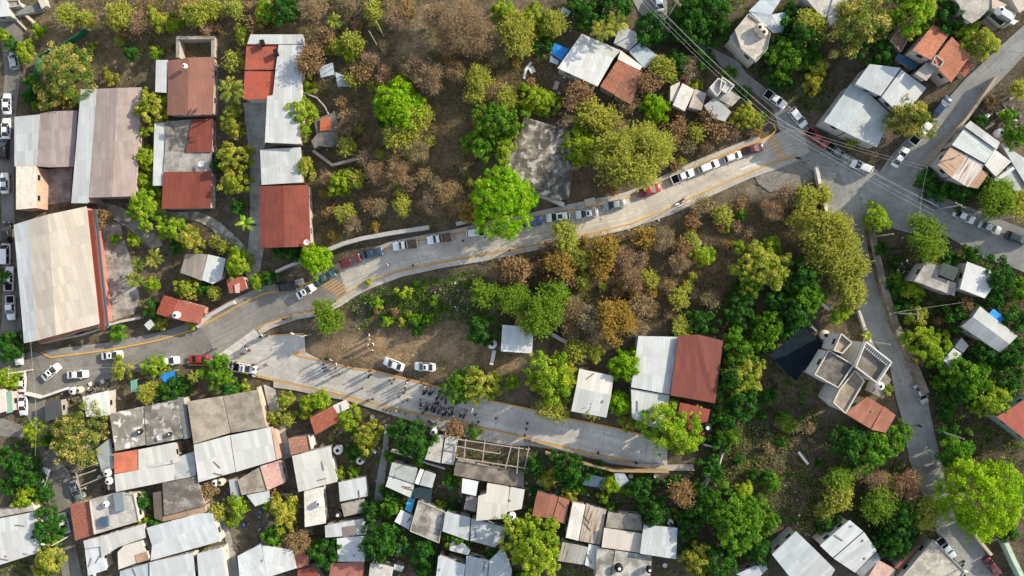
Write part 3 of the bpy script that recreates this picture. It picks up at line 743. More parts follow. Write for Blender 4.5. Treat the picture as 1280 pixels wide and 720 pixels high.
# ------------------------------------------------------------------ draped surfaces
def resample(P, n):
    d = [0]
    for a, b in zip(P, P[1:]): d.append(d[-1] + math.hypot(b[0] - a[0], b[1] - a[1]))
    out = []; k = 0
    for i in range(n):
        s = d[-1] * i / (n - 1)
        while k < len(P) - 2 and d[k + 1] < s: k += 1
        t = (s - d[k]) / max(1e-6, d[k + 1] - d[k]); out.append((P[k][0] + (P[k + 1][0] - P[k][0]) * t, P[k][1] + (P[k + 1][1] - P[k][1]) * t))
    return out
def strip(name, A, B, off, mat, kind='structure', m_=10, n=None, rise=0.0, label=None, cat=None, excl=True, parent=None):
    """Surface draped on the ground between two photo polylines; rise > 0 makes a raised kerbed pavement."""
    A, B = pts(A) if isinstance(A, str) else A, pts(B) if isinstance(B, str) else B
    ln = sum(math.hypot(b[0] - a[0], b[1] - a[1]) for a, b in zip(A, A[1:])); n = n or max(4, int(ln / 7))
    a, b = resample(A, n), resample(B, n)
    if excl:
        st = max(1, n // 24); EXCL.append(a[::st] + [a[-1]] + ([b[-1]] + b[::st][::-1]))
    mb = MB(); cols = m_ + 1; U = 0; pv = None
    for i in range(n):
        row = []
        for j in range(cols):
            t = j / m_; w = at(a[i][0] * (1 - t) + b[i][0] * t, a[i][1] * (1 - t) + b[i][1] * t, 0); row.append(w)
        mid = row[m_ // 2]
        if pv is not None: U += (mid - pv).length
        pv = mid; wd = (row[-1] - row[0]).length
        for j, w in enumerate(row): mb.v.append((w.x, w.y, w.z + off + rise)); 
        if i == 0: UV = []
        UV.append([(U, wd * j / m_) for j in range(cols)])
    for i in range(n - 1):
        for j in range(m_):
            q = [i * cols + j, (i + 1) * cols + j, (i + 1) * cols + j + 1, i * cols + j + 1]; uvq = [UV[i][j], UV[i + 1][j], UV[i + 1][j + 1], UV[i][j + 1]]
            va, vb, vc = (Vector(mb.v[q[k]]) for k in (0, 1, 3))
            if (vb - va).cross(vc - va).z < 0: q, uvq = q[::-1], uvq[::-1]
            mb.face(q, 0, uvq)
    if rise > 0:
        for edge in (0, m_):
            for i in range(n - 1):
                p, q = mb.v[i * cols + edge], mb.v[(i + 1) * cols + edge]; b0 = len(mb.v)
                mb.v += [p, q, (q[0], q[1], q[2] - rise - .25), (p[0], p[1], p[2] - rise - .25)]; mb.face((b0, b0 + 1, b0 + 2, b0 + 3) if edge == 0 else (b0 + 3, b0 + 2, b0 + 1, b0), 0, [(0, 0)] * 4)
        for i in (0, n - 1):
            for j in range(m_):
                p, q = mb.v[i * cols + j], mb.v[i * cols + j + 1]; b0 = len(mb.v)
                mb.v += [p, q, (q[0], q[1], q[2] - rise - .25), (p[0], p[1], p[2] - rise - .25)]; mb.face((b0, b0 + 1, b0 + 2, b0 + 3), 0, [(0, 0)] * 4)
    o = mb.build(name, mat, parent)
    return tag(o, label, cat, None, kind)
def offset_line(P, d):
    """Photo polyline moved d pixels to its right-hand side."""
    P = pts(P) if isinstance(P, str) else P; out = []
    for i, p in enumerate(P):
        a, b = P[max(0, i - 1)], P[min(len(P) - 1, i + 1)]; l = math.hypot(b[0] - a[0], b[1] - a[1]) or 1; out.append((p[0] - (b[1] - a[1]) / l * d, p[1] + (b[0] - a[0]) / l * d))
    return out
def patch(name, P, off, mat, kind='structure', label=None, cat=None, step=9):
    """Closed photo polygon draped on the ground as a fan of small quads."""
    P = pts(P) if isinstance(P, str) else P; bm = bmesh.new(); vs = [bm.verts.new((x, y, 0)) for x, y in P]; bm.faces.new(vs)
    EXCL.append(P)
    bmesh.ops.triangulate(bm, faces=bm.faces[:]); 
    for _ in range(5):
        es = [e for e in bm.edges if e.calc_length() > step]
        if not es: break
        bmesh.ops.subdivide_edges(bm, edges=es, cuts=1); bmesh.ops.triangulate(bm, faces=[f for f in bm.faces if len(f.verts) > 3])
    for v in bm.verts:
        w = at(v.co.x, v.co.y, 0); v.co = (w.x, w.y, w.z + off)
    bmesh.ops.recalc_face_normals(bm, faces=bm.faces[:])
    if sum(f.normal.z for f in bm.faces) < 0: bmesh.ops.reverse_faces(bm, faces=bm.faces[:])
    uv = bm.loops.layers.uv.new('UVMap')
    for f in bm.faces:
        for l in f.loops: l[uv].uv = (l.vert.co.x, l.vert.co.y)
    me = bpy.data.meshes.new(name); bm.to_mesh(me); bm.free(); me.materials.append(mat); return tag(link(name, me), label, cat, None, kind)
def wall(name, P, height, thick, mat, label, cat='wall', base=0.0, posts=None, group=None, top=True):
    """Wall along the line the photo shows for its top."""
    P = pts(P); W = [at(x, y, height) for x, y in P]; Q = []
    for a, b in zip(W, W[1:]):
        n = max(1, int((b - a).length / 2)); Q += [a.lerp(b, i / n) for i in range(n)]
    Q.append(W[-1]); rings = []
    for i, p in enumerate(Q):
        d = (Q[min(i + 1, len(Q) - 1)] - Q[max(i - 1, 0)]); d.z = 0; d.normalize(); s = Vector((-d.y, d.x, 0)) * thick / 2; z = gz(p.x, p.y)
        rings.append([(p.x + s.x, p.y + s.y, z - .5), (p.x - s.x, p.y - s.y, z - .5), (p.x - s.x, p.y - s.y, z + height), (p.x + s.x, p.y + s.y, z + height)])
    m = MB(); m.loft(rings); c = Q[len(Q) // 2]
    if posts:
        root = empty(name, (c.x, c.y, gz(c.x, c.y)), 0, label, cat, group); m.v = [(v[0] - c.x, v[1] - c.y, v[2] - root.location.z) for v in m.v]; m.build(posts[0], mat, root)
        for p in [at(x, y, height) for x, y in pts(posts[3])] if len(posts) > 3 else Q[::posts[2]]:
            pm = MB(); pm.box((p.x - c.x, p.y - c.y, gz(p.x, p.y) - root.location.z + height / 2 + .1), .22, .22, height + .3); pm.build('post', posts[1], root)
        return root
    return tag(m.build(name, mat), label, cat, group)
# ------------------------------------------------------------------ poles and wires
CONC = m_plain('grey_concrete', (.40, .38, .35), .85)
def pole(px, py, h, label, arms=1, rz=0.0, lamp=False, mat=None, r=.14, name='utility_pole', cat='utility pole', lamp_az=None):
    p = at(px, py, 0); o = empty(name, (p.x, p.y, gz(p.x, p.y)), rz, label, cat)
    m = MB(); m.cyl((0, 0), r, r * .62, -.6, h, 10); m.build('shaft', mat or CONC, o)
    for k in range(arms):
        a = MB(); a.box((0, 0, h - .45 - .7 * k), .14, 2.1, .14); a.build('crossarm', WOOD, o)
        for y in (-.9, -.3, .3, .9):
            i = MB(); i.cyl((0, y), .05, .035, h - .375 - .7 * k, h - .18 - .7 * k, 8); i.build('insulator', TANKMAT['white'], o)
    if lamp:
        a = MB(); a.tube([(0, 0, h - .3), (.7, 0, h + .1), (1.5, 0, h + .12)], .05, 6); a.build('lamp_arm', STEEL, o)
        a = MB(); a.box((1.75, 0, h + .1), .7, .26, .13); a.build('lamp_head', TANKMAT['white'], o)
    return o
def wire(a, b, sag, label, group, r=.012):
    m = MB(); P = []
    for i in range(25):
        t = i / 24; q = a.lerp(b, t); P.append((q.x, q.y, q.z - sag * 4 * t * (1 - t)))
    m.tube(P, r, 4); return tag(m.build('power_line', m_plain('cable', (.5, .5, .48), .6)), label, 'cable', group)
# ------------------------------------------------------------------ roads
ASPH = (.185, .18, .172); CONR = (.40, .375, .345)
mr_c = m_road((.53, .485, .415), 1.0, 0.0); mr_a = m_road(ASPH, .25, .25); mr_g = m_road((.225, .215, .20), .4, .3); mr_p = m_road((.50, .46, .40), .8, .1)
YEL = m_paint((.60, .33, .06), .35); WHT = m_paint((.72, .72, .70), .5); ORG = m_paint((.56, .31, .10), .6)
UN = '52,440 62,447 140,437 200,425 240,413 270,398 300,381 330,367 365,361 395,350 430,332 490,307 560,294 640,277 690,267 740,257 780,249 810,237 860,213 910,192 950,176 966,169'
US = '52,500 80,490 150,470 205,457 236,455 262,452 300,425 318,411 335,403 370,392 400,387 420,376 437,364 460,352 500,338 550,328 600,319 640,311 690,302 740,291 790,279 838,259 875,242 930,218 969,202 993,196'
N0 = '52,440 62,447 140,437 200,425 240,413 270,398 300,381 330,367 365,361 395,350 430,332 490,307'
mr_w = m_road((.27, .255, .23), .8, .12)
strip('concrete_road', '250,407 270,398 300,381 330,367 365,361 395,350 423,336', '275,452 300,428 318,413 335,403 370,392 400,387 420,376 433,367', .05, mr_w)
strip('concrete_road', '423,336 430,332 490,307 560,294 640,277 690,267 740,257 780,249 810,237 860,213 910,192 950,176 966,169 985,160 1004,163',
      '433,367 437,364 460,352 500,338 550,328 600,319 640,311 690,302 740,291 790,279 838,259 875,242 930,218 969,202 993,196 1002,196 1012,190', .052, mr_c, n=95)
strip('lower_road', '14,446 52,441 62,447 140,437 200,425 240,413 258,404', '14,505 52,500 80,490 150,470 205,458 236,455 262,455 285,462', .03, mr_g)
PN = '318,411 326,417 340,419 360,417 381,417 382,440 366,441 400,449 440,459 466,463 511,474 559,487 610,499 666,512 712,523 769,535 816,546 834,546'
PS = '250,455 290,462 320,469 342,474 369,480 419,491 466,503 512,514 559,523 587,530 640,542 675,551 731,564 795,577 830,581 834,581'
strip('plaza_road', '318,411 326,417 340,419 381,418 382,440 400,449 440,459 466,463 511,474 559,487 610,499 666,512 712,523 769,535 816,546 834,546',
      '258,454 275,458 290,462 320,469 342,474 419,491 466,503 512,514 559,523 587,530 640,542 675,551 731,564 795,577 830,581 834,581', .075, m_road((.56, .53, .48), 1.0, .0), n=90, m_=14)
# pavements along them
strip('plaza_pavement', '342,476 369,481 419,492 466,504 512,515 559,524 587,531 640,543 675,552 731,565 795,578 834,581 866,580', '342,484 370,488 397,494 436,501 482,516 550,538 600,550 640,557 664,557 701,563 761,579 834,588 868,588', .05, mr_p, rise=.14, m_=3)
strip('road_pavement', '322,413 335,404 370,393 400,388 420,377 437,365 460,353 500,339 550,329 600,320 640,312 690,303 740,292 790,280 838,260 875,243 930,219 969,203 993,197',
      '326,418 340,410 372,399 402,394 426,383 443,371 465,360 502,346 552,335 602,327 642,319 692,308 742,297 787,286 840,268 880,249 935,224 978,209 998,201', .05, mr_p, rise=.14, m_=3)
strip('hill_pavement', '395,343 430,325 490,301 560,288 640,271 690,260 740,249 780,241 808,230 858,205 908,185 948,169', '395,349 430,331 490,306 560,293 640,276 690,266 740,256 780,248 809,236 859,212 909,191 951,175', .05, mr_p, rise=.14, m_=3)
strip('lane_pavement', '55,438 66,436 135,428 200,415 235,404 262,390 292,374 325,358 362,352', '57,444 66,446 140,436 200,424 240,412 270,397 300,380 330,366 365,360', .045, m_road((.27, .26, .24), .6, .2), rise=.1, m_=3)
# painted kerbs: each line is its own marking
def line(name, P, w, mat, off, d=0.0, n=None): return strip(name, offset_line(P, d - w / 2), offset_line(P, d + w / 2), off, mat, m_=1, n=n, excl=False)
line('kerb_marking', N0 + ' 560,294 600,286', 1.7, YEL, .19); line('kerb_marking', '640,277 690,267 740,257 780,249 810,237 860,213 910,192 950,176 966,168 970,163 966,156', 1.8, YEL, .20)
line('kerb_marking', '320,412 335,404 370,393 400,388', 1.5, YEL, .20); line('kerb_marking', '420,376 437,364 460,352 500,338 550,328 600,319 640,311 690,302 740,291 790,279 838,259 875,242 930,218 969,202 993,196', 1.5, YEL, .20)
line('kerb_marking', '382,440 366,441 369,444 400,450 440,460 466,463', 2.4, ORG, .13); line('kerb_marking', '466,463 511,474 559,487', 2.4, ORG, .13); line('kerb_marking', '610,500 666,512 712,523 769,535 816,546', 1.8, YEL, .13)
line('kerb_marking', '236,456 262,456 290,463 320,470 342,475 369,481 419,492 466,504 512,515 559,524 587,531 640,543 675,552 731,565 795,578', 1.8, YEL, .215)
line('kerb_marking', '340,419 381,417', 1.6, ORG, .14)
CW = MB
for i in range(7):                                              # zebra bars at both ends of the concrete road
    a = i / 6; x0, y0 = 399 + 21 * a, 356 + 13 * a
    line('crossing_stripe', f'{x0},{y0} {x0+16},{y0-10}', 1.7, ORG, .062, n=3)
for i in range(7):
    a = i / 6; x0, y0 = 958 + 12 * a, 176 + 23 * a
    line('crossing_stripe', f'{x0},{y0} {x0+13},{y0-6}', 1.9, ORG, .062, n=3)
line('arrow_marking', '926,212 944,205', 1.3, WHT, .06, n=3); patch('arrow_marking', '941,208 952,202 943,202', .06, WHT)
line('stop_line', '1120,269 1133,276', 1.8, WHT, .075, n=4)
for q in ('1125,264 1129,257', '1127,266 1134,262', '1130,268 1135,258', '1133,269 1137,262', '1128,261 1133,264', '1122,265 1125,259'): line('lane_marking', q, .8, WHT, .075, n=3)
# asphalt streets
strip('side_street', '-60,-60 0,40 6,90 2,130 0,200 2,260 4,330 2,400 -6,470', '20,-20 30,45 26,95 20,140 18,205 18,260 22,340 28,425 34,470', .02, m_road((.20, .19, .172), .3, .3))
strip('side_street', '-10,432 10,470 28,508 45,545 55,590 62,640 74,697 85,760', '46,440 55,480 60,520 71,570 88,592 90,632 93,675 112,760', .04, m_road((.20, .19, .172), .3, .3))
strip('cross_street', '-40,500 -5,520 30,532', '-40,535 -5,545 40,548', .025, m_road((.21, .2, .18), .3, .3))
strip('hill_street', '770,-40 800,18 834,40 894,72 912,101 939,113 966,136 975,165 1004,202 1040,240', '815,-40 834,0 834,22 881,55 901,66 924,77 931,90 959,112 990,140 1030,178 1070,198 1100,214', .03, m_road((.31, .31, .295), .3, .25), n=60)
strip('upper_street', '1030,178 1070,198 1098,217 1112,196 1137,169 1171,139 1205,100 1252,56 1320,-5', '1040,245 1085,272 1139,234 1160,206 1182,178 1209,148 1231,120 1250,101 1320,28', .055, m_road((.33, .33, .315), .4, .2), n=60)
strip('terrace_street', '1090,212 1139,232 1160,239 1180,247 1220,262 1280,286 1340,312', '1040,245 1085,268 1119,287 1137,291 1182,294 1227,322 1267,335 1340,366', .08, m_road((.33, .33, .315), .4, .2), n=50)
strip('lower_street', '1018,205 1024,232 1040,290 1055,340 1070,379 1087,422 1111,454 1119,495 1128,527 1136,575 1150,610 1172,669 1205,716 1235,770', '1085,215 1088,268 1092,300 1104,355 1122,411 1143,454 1158,495 1169,546 1176,576 1182,605 1196,651 1220,671 1246,720 1275,770', .10, m_road((.33, .335, .315), .35, .3), n=90)
patch('gravel_apron', '940,214 970,206 1000,199 1012,206 1016,222 1004,233 985,238 962,240 948,230', .035, m_plain('gravel', (.21, .195, .17), .95, 0, .35, 2.5))
strip('alley_path', '481,530 478,560 472,590 465,640 452,680', '487,530 486,562 482,590 478,640 470,690', .03, m_road((.34, .335, .32), .8, .2), m_=3)
strip('alley_path', '265,632 278,660 285,690 292,730', '272,630 286,660 294,690 300,730', .03, m_road((.34, .335, .32), .8, .2), m_=3)
strip('garden_path', '312,132 312,180 313,230 312,290 310,310 300,335', '332,132 331,180 326,230 325,290 330,310 325,340', .03, m_slab((.36, .35, .33), .45, .2), m_=4)
strip('garden_path', '190,262 215,265 248,264 272,275 300,300 322,330 324,348', '190,270 215,275 246,276 262,284 285,308 304,336 312,352', .045, m_slab((.33, .31, .27), .6, .5), m_=3)
patch('concrete_yard', '120,268 150,280 165,330 175,372 168,392 133,404 128,340', .02, m_slab((.34, .33, .31), .65, .2))
patch('concrete_yard', '120,250 150,258 185,280 205,306 190,312 160,285 125,265', .03, m_slab((.31, .29, .25), .6, .1))
patch('concrete_yard', '50,212 91,210 88,252 60,256 50,250', .02, m_slab((.34, .32, .29), .6, .1))
patch('concrete_yard', '304,128 334,128 332,181 310,181', .035, m_slab((.34, .34, .31), .45, .1))
EXCL.append(pts('395,418 430,412 470,414 520,408 560,398 590,404 605,428 600,455 575,470 545,478 500,470 440,452 400,440'))
EXCL.append(pts('605,452 640,440 668,446 700,450 680,462 640,470 612,468'))
EXCL_HARD = len(EXCL)
# ------------------------------------------------------------------ houses
W, CR, G, BG, MV = (.48, .505, .51), (.47, .425, .365), (.42, .45, .47), (.38, .45, .50), (.33, .27, .25)
RD, DRD, BRD, TC = (.20, .053, .036), (.15, .042, .032), (.24, .115, .085), (.42, .17, .105)
SL, SD, LS, PK = (.33, .30, .265), (.16, .15, .135), (.46, .44, .41), (.52, .36, .31)
O = {}
# --- north-west blocks
h = house('long cream warehouse roof beside the street of parked cars', 6, (.42, .17, .13), [
    ('sheet', (.52, .545, .55), '17,281 36,275 45,426 30,429', (5.2, 5.9, 5.9, 5.2), {'stain': .12}),
    ('sheet', CR, '36,275 60,268 70,419 45,426', (5.9, 6.4, 6.4, 5.9), {'stain': .12}), ('sheet', CR, '60,268 108,258 124,405 70,419', (6.4, 5.4, 5.4, 6.4), {'stain': .12})], cat='warehouse', name='warehouse')
roof_box(h, 121, 338, 4.6, .9, 24.5, .7, R(6), m_sheet(DRD), 'gutter_wall'); roof_box(h, 127, 336, 3.6, .35, 24.5, .5, R(6), m_plain('blue_flashing', (.05, .09, .13), .5), 'eaves_rail')
house('long mauve-brown roof with a pale sheet strip down one edge', 4.6, (.40, .30, .26), [
    ('sheet', W, '101,112 121,111 110,254 89,254', (4.2, 4.6, 4.6, 4.2), {'stain': .1}), ('sheet', MV, '121,111 147,110 140,246 111,247', (4.6, 5.1, 5.1, 4.6), {}), ('sheet', MV, '147,110 177,109 169,245 140,246', (5.1, 4.3, 4.3, 5.1), {})])
house('low brown and pale sheet roof against the mauve-roofed house', 3.6, (.36, .10, .08), [
    ('sheet', W, '18,146 50,143 46,208 18,208', (3.1, 3.7, 3.7, 3.1), {'stain': .15}), ('sheet', MV, '50,142 66,139 62,209 46,208', (3.7, 4.0, 4.0, 3.7), {}), ('sheet', (.28, .24, .235), '66,139 97,138 92,208 62,209', (4.0, 3.4, 3.4, 4.0), {})])
house('narrow pink house with a flat pale roof by the street', 4.4, (.50, .33, .26), [('slab', (.60, .54, .48), '20,208 44,208 44,260 20,262', 4.4, {'stain': .15, 'eave': .05})])
house('brown-red ridged roof with a white globe on a mast', 4.0, (.34, .30, .26), [
    ('sheet', W, '195,75 210,75 208,116 194,115', 3.4, {'stain': .15}), ('sheet', BRD, '210,76 236,72 235,144 209,144', (3.6, 4.3, 4.3, 3.6), {'rust': .3}), ('sheet', BRD, '236,72 268,71 266,143 235,144', (4.3, 3.6, 3.6, 4.3), {'rust': .35})])
h = house('roofless block enclosure behind the brown-red ridged roof', 2.2, (.38, .35, .31), [('slab', SL, '220,45 268,45 268,49 220,49', 2.3, {'part': 'wall_top', 'eave': .05}), ('slab', SL, '220,49 224,49 224,72 220,72', 2.2, {'part': 'wall_top', 'eave': .05}), ('slab', SL, '264,49 268,49 268,71 264,71', 2.2, {'part': 'wall_top', 'eave': .05})], cat='ruin', name='roofless_house', windows=False)
h = house('patched roof of red sheet, bare concrete and a satellite dish', 3.4, (.36, .33, .30), [
    ('sheet', W, '193,154 207,153 203,232 191,232', 3.1, {'stain': .2}), ('slab', (.30, .27, .23), '207,152 240,149 232,190 206,190', 3.3, {'stain': .7}), ('sheet', RD, '240,149 266,148 265,190 232,190', 3.6, {}),
    ('slab', (.36, .35, .33), '206,190 265,190 264,214 204,215', 3.3, {'stain': .5}), ('sheet', RD, '204,215 265,214 263,260 202,261', (3.5, 3.5, 3.1, 3.1), {'stain': .35})])
h = house('long white sheet roof stepping around a red terrace', 3.8, (.50, .46, .42), [
    ('sheet', W, '313,43 379,43 379,55 309,55', 3.6, {'stain': .2}), ('sheet', W, '348,56 379,56 374,180 331,178 334,120 341,119', (3.7, 3.7, 3.6, 3.6, 3.6, 3.6), {'stain': .15}),
    ('slab', (.36, .095, .06), '308,56 346,56 343,87 306,87', 3.2, {'stain': .35, 'lab': 'faded red terrace slab'}), ('slab', (.36, .085, .055), '306,89 343,89 340,124 304,124', 3.0, {'stain': .2})])
for q in ((345, 66), (328, 54)): roof_box(h, q[0], q[1], 4.1, .8, 1.2, .8, .3, m_plain('dark_trim', (.018, .018, .02), .7), 'roof_vent')
house('square pale sheet roof between the white and maroon roofs', 3.4, (.52, .40, .33), [('sheet', W, '325,187 376,184 378,228 327,231', (3.6, 3.6, 3.2, 3.2), {'stain': .3})])
house('maroon gabled sheet roof above the lane bend', 4.2, (.40, .35, .30), [
    ('sheet', RD, '325,233 354,232 356,309 325,310', (3.7, 4.4, 4.4, 3.7), {'stain': .4}), ('sheet', RD, '354,232 386,231 388,308 356,309', (4.4, 3.7, 3.7, 4.4), {'stain': .4})])
house('two small loose sheet roofs at the scrub edge', 2.4, (.30, .27, .24), [('sheet', BG, '399,84 416,78 418,93 401,97', (2.2, 2.5, 2.5, 2.2), {'nowall': 1}), ('sheet', BG, '419,90 437,97 437,108 422,108', 2.1, {'nowall': 1})], cat='shelter', name='sheet_shelter')
h = house('dark block hut with an orange tank lid and curved pipe', 2.2, (.20, .19, .18), [('slab', (.17, .165, .155), '392,150 418,140 423,160 424,176 415,184 398,182 393,186 389,176 396,168', 2.2, {'stain': .6}), ('slab', (.40, .12, .06), '400,149 413,146 414,162 400,164', 2.6, {'stain': .2, 'part': 'tank_cover'})], cat='hut', name='block_hut')
house('small cottage with a grey-brown and a pale sheet roof', 3.0, (.36, .32, .28), [
    ('sheet', (.28, .25, .22), '232,318 246,317 240,346 225,341', (2.7, 3.1, 3.1, 2.7), {}), ('sheet', (.25, .22, .20), '246,317 260,318 252,351 240,346', (3.1, 2.9, 2.9, 3.1), {}), ('sheet', W, '260,318 282,323 277,349 266,355 252,350', (3.0, 2.7, 2.7, 2.8, 3.0), {'stain': .1})])
house('tiny red roof with a dark opening by the lane wall', 3.0, (.45, .38, .34), [('sheet', (.33, .10, .075), '283,350 304,345 309,361 287,367', 3.0, {'stain': .5}), ('slab', PK, '293,356 299,354 299,366 294,366', 3.25, {'stain': .2})])
house('red tiled house carrying a white tank above the lane', 3.4, (.50, .28, .22), [('tile', (.36, .09, .06), '205,369 222,374 214,398 195,392', (3.1, 3.5, 3.5, 3.1), {}), ('tile', (.38, .12, .09), '222,374 257,384 250,405 214,398', (3.5, 3.1, 3.1, 3.5), {})])
house('small white lean-to roof between yard and lane', 2.2, (.4, .37, .33), [('sheet', W, '180,406 188,399 193,406 186,413', 2.2, {'stain': .1})], cat='shed', name='lean_to')
house('sunlit orange arcade along the warehouse end wall', 3.2, (.45, .25, .17), [('slab', (.45, .24, .14), '46,424 70,417 100,408 130,402 131,407 100,414 70,424 50,430', 3.0, {'stain': .5})], cat='arcade', name='arcade')
house('bright white roof at the frame corner with concrete yard walls', 3.2, (.36, .36, .34), [('sheet', W, '-12,-6 8,0 12,20 -12,22', 3.2, {'stain': .05}), ('slab', (.36, .33, .28), '9,1 24,0 27,8 12,10', 2.2, {'rim': .3}), ('slab', (.20, .22, .21), '12,11 48,5 56,13 18,20', 1.0, {'stain': .5}), ('slab', (.5, .45, .4), '45,-6 54,-6 58,7 52,11', 2.0, {'stain': .1})])
# --- top centre
house('white and grey metal roof joined to a terracotta roof on the slope', 3.8, (.50, .47, .43), [
    ('sheet', (.40, .43, .43), '727,42 776,63 767,73 718,55', (3.6, 3.6, 4.1, 4.1), {'stain': .3}), ('sheet', (.66, .67, .65), '718,55 767,73 747,108 697,85', (4.1, 4.1, 3.4, 3.4), {'stain': .15}),
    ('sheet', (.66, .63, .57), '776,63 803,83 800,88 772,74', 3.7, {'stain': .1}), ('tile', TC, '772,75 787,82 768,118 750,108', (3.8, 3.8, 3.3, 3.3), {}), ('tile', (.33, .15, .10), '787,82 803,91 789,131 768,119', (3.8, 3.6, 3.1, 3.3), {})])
house('twin grey sheet roofs behind the white metal roof', 3.0, (.36, .34, .32), [('sheet', (.36, .39, .40), '775,31 795,40 797,52 786,63 767,54', 3.0, {'stain': .4}), ('sheet', BG, '800,53 822,69 806,86 786,64', 2.8, {})])
house('small grey sheet hut roof under the green slope trees', 2.4, (.3, .28, .26), [('sheet', BG, '703,9 714,14 709,21 700,16', 2.4, {'nowall': 1})], cat='shelter', name='sheet_shelter')
tp = house('blue tarp shade lashed to the white metal roof', 2.4, (.3, .28, .25), [('tarp', (.02, .22, .62), '693,54 711,61 702,76 688,66', (2.5, 2.4, 2.3, 2.2), {'nowall': 1}), ('tarp', (.42, .48, .55), '688,70 699,76 697,81 687,77', 2.0, {'nowall': 1})], cat='awning', name='tarpaulin_shade')
h = house('mottled grey slab of an abandoned house among the trees', 2.6, (.30, .28, .26), [('slab', (.31, .275, .225), '655,146 716,164 720,190 711,248 698,251 668,240 628,209 627,192 650,168', 2.6, {'stain': .95, 'patch': .5})], cat='abandoned house', name='abandoned_house', windows=False)
house('cluster of white walled rooms and terraces below the street', 3.4, (.62, .60, .56), [
    ('slab', (.58, .56, .52), '853,104 868,112 856,139 841,131', 3.2, {'stain': .2}), ('slab', (.46, .40, .36), '869,111 883,117 877,138 861,134', 3.0, {'stain': .4}), ('slab', (.60, .60, .58), '886,110 897,98 908,104 896,122', 3.8, {'rim': .5, 'rimcol': (.62, .6, .57)}),
    ('slab', (.6, .6, .58), '902,96 918,107 909,118 899,112', 4.0, {'rim': .4, 'rimcol': (.62, .6, .57)}), ('slab', (.40, .38, .35), '896,123 908,110 926,122 915,133', 3.2, {'stain': .5}), ('sheet', (.34, .36, .36), '880,132 894,121 914,140 906,152 890,147', 3.0, {}), ('slab', (.55, .50, .45), '838,108 850,102 846,128 838,126', 2.8, {'stain': .2})])
h = house('pale stained rooftop with two beige tanks and a grey metal roof', 4.2, (.46, .42, .37), [
    ('sheet', BG, '936,14 950,0 976,0 964,18', 4.4, {'stain': .15}), ('sheet', (.38, .43, .47), '936,14 964,18 990,14 977,41 966,41', (4.3, 4.5, 4.0, 4.0, 4.3), {'stain': .15}), ('slab', (.52, .49, .43), '935,17 950,28 963,42 959,62 945,78 926,62 918,38', 4.2, {'stain': .4, 'rim': .3}),
    ('sheet', (.30, .35, .36), '912,47 917,40 948,72 944,79', 3.6, {'stain': .4})])
house('pale concrete roofs touching the frame top among trees', 3.6, (.44, .42, .4), [('slab', LS, '1004,-6 1040,-6 1038,20 1028,22', 3.6, {'stain': .4}), ('slab', (.55, .53, .50), '1042,-4 1060,-6 1056,20 1038,32 1034,24', 3.8, {'stain': .3})])
h = house('terracotta tiled house with a walled court beside the upper street', 4.4, (.50, .44, .38), [
    ('tile', TC, '1166,31 1188,41 1164,75 1141,63', (4.0, 4.0, 5.0, 5.0), {}), ('tile', TC, '1190,46 1213,70 1189,103 1171,84 1168,74', (4.6, 4.0, 4.0, 4.3, 4.6), {}), ('tile', (.36, .12, .08), '1210,77 1216,80 1206,97 1199,90', 2.6, {}),
    ('slab', (.40, .37, .33), '1158,78 1171,86 1158,101 1144,92', 3.6, {'stain': .3}), ('slab', (.44, .42, .39), '1168,69 1179,77 1174,86 1163,80', 4.3, {'rim': .4, 'stain': .6})])
house('walled brown terrace with blue panels behind the terracotta house', 2.6, (.40, .33, .28), [('slab', (.27, .19, .15), '1130,26 1140,33 1133,52 1125,66 1111,52', 2.4, {'rim': .5, 'rimcol': (.40, .27, .22), 'stain': .3}), ('sheet', (.03, .10, .20), '1123,66 1148,82 1143,88 1119,73', 2.4, {'stain': .3}), ('slab', (.12, .13, .13), '1138,23 1155,33 1150,42 1135,32', 2.0, {'rim': .6})])
house('pair of blue-grey sheet roofs set corner to corner', 4.2, (.42, .41, .39), [
    ('sheet', (.44, .48, .50), '1087,80 1126,85 1101,120 1069,105', (4.4, 4.4, 3.8, 3.8), {'stain': .2}), ('sheet', (.47, .51, .52), '1127,87 1158,110 1136,137 1120,138 1102,121', (4.4, 4.0, 4.0, 4.0, 4.0), {'stain': .15})])
house('broad blue-grey sheet roof above the parked red pickup', 3.6, (.42, .41, .39), [('sheet', (.36, .42, .45), '1063,105 1085,116 1058,166 1030,152', 3.8, {'stain': .2}), ('sheet', (.38, .42, .43), '1085,116 1116,145 1096,184 1058,166', (3.8, 3.4, 3.4, 3.8), {'stain': .4, 'rust': .15})])
house('wide patchwork metal roof beside the upper street', 3.8, (.38, .36, .34), [
    ('sheet', (.42, .47, .48), '1190,181 1205,161 1244,187 1231,204', 3.9, {'stain': .2}), ('sheet', (.40, .43, .44), '1206,158 1213,151 1250,178 1246,187', 4.2, {'stain': .4}), ('sheet', (.40, .27, .20), '1172,206 1188,184 1207,193 1190,222', 3.6, {'rust': .5}),
    ('sheet', (.50, .48, .46), '1207,193 1231,206 1210,234 1190,222', 3.6, {'rust': .55}), ('sheet', (.36, .22, .14), '1226,211 1236,217 1222,236 1210,233', 3.5, {'rust': .3}), ('sheet', (.55, .55, .54), '1244,187 1264,202 1245,221 1231,206', 3.9, {'rust': .25}),
    ('sheet', (.38, .42, .43), '1251,179 1290,203 1286,237 1265,203', 3.6, {}), ('sheet', W, '1266,208 1269,211 1246,228 1243,224', 4.4, {}), ('sheet', (.36, .38, .38), '1247,222 1265,204 1284,238 1270,240', 3.2, {})])
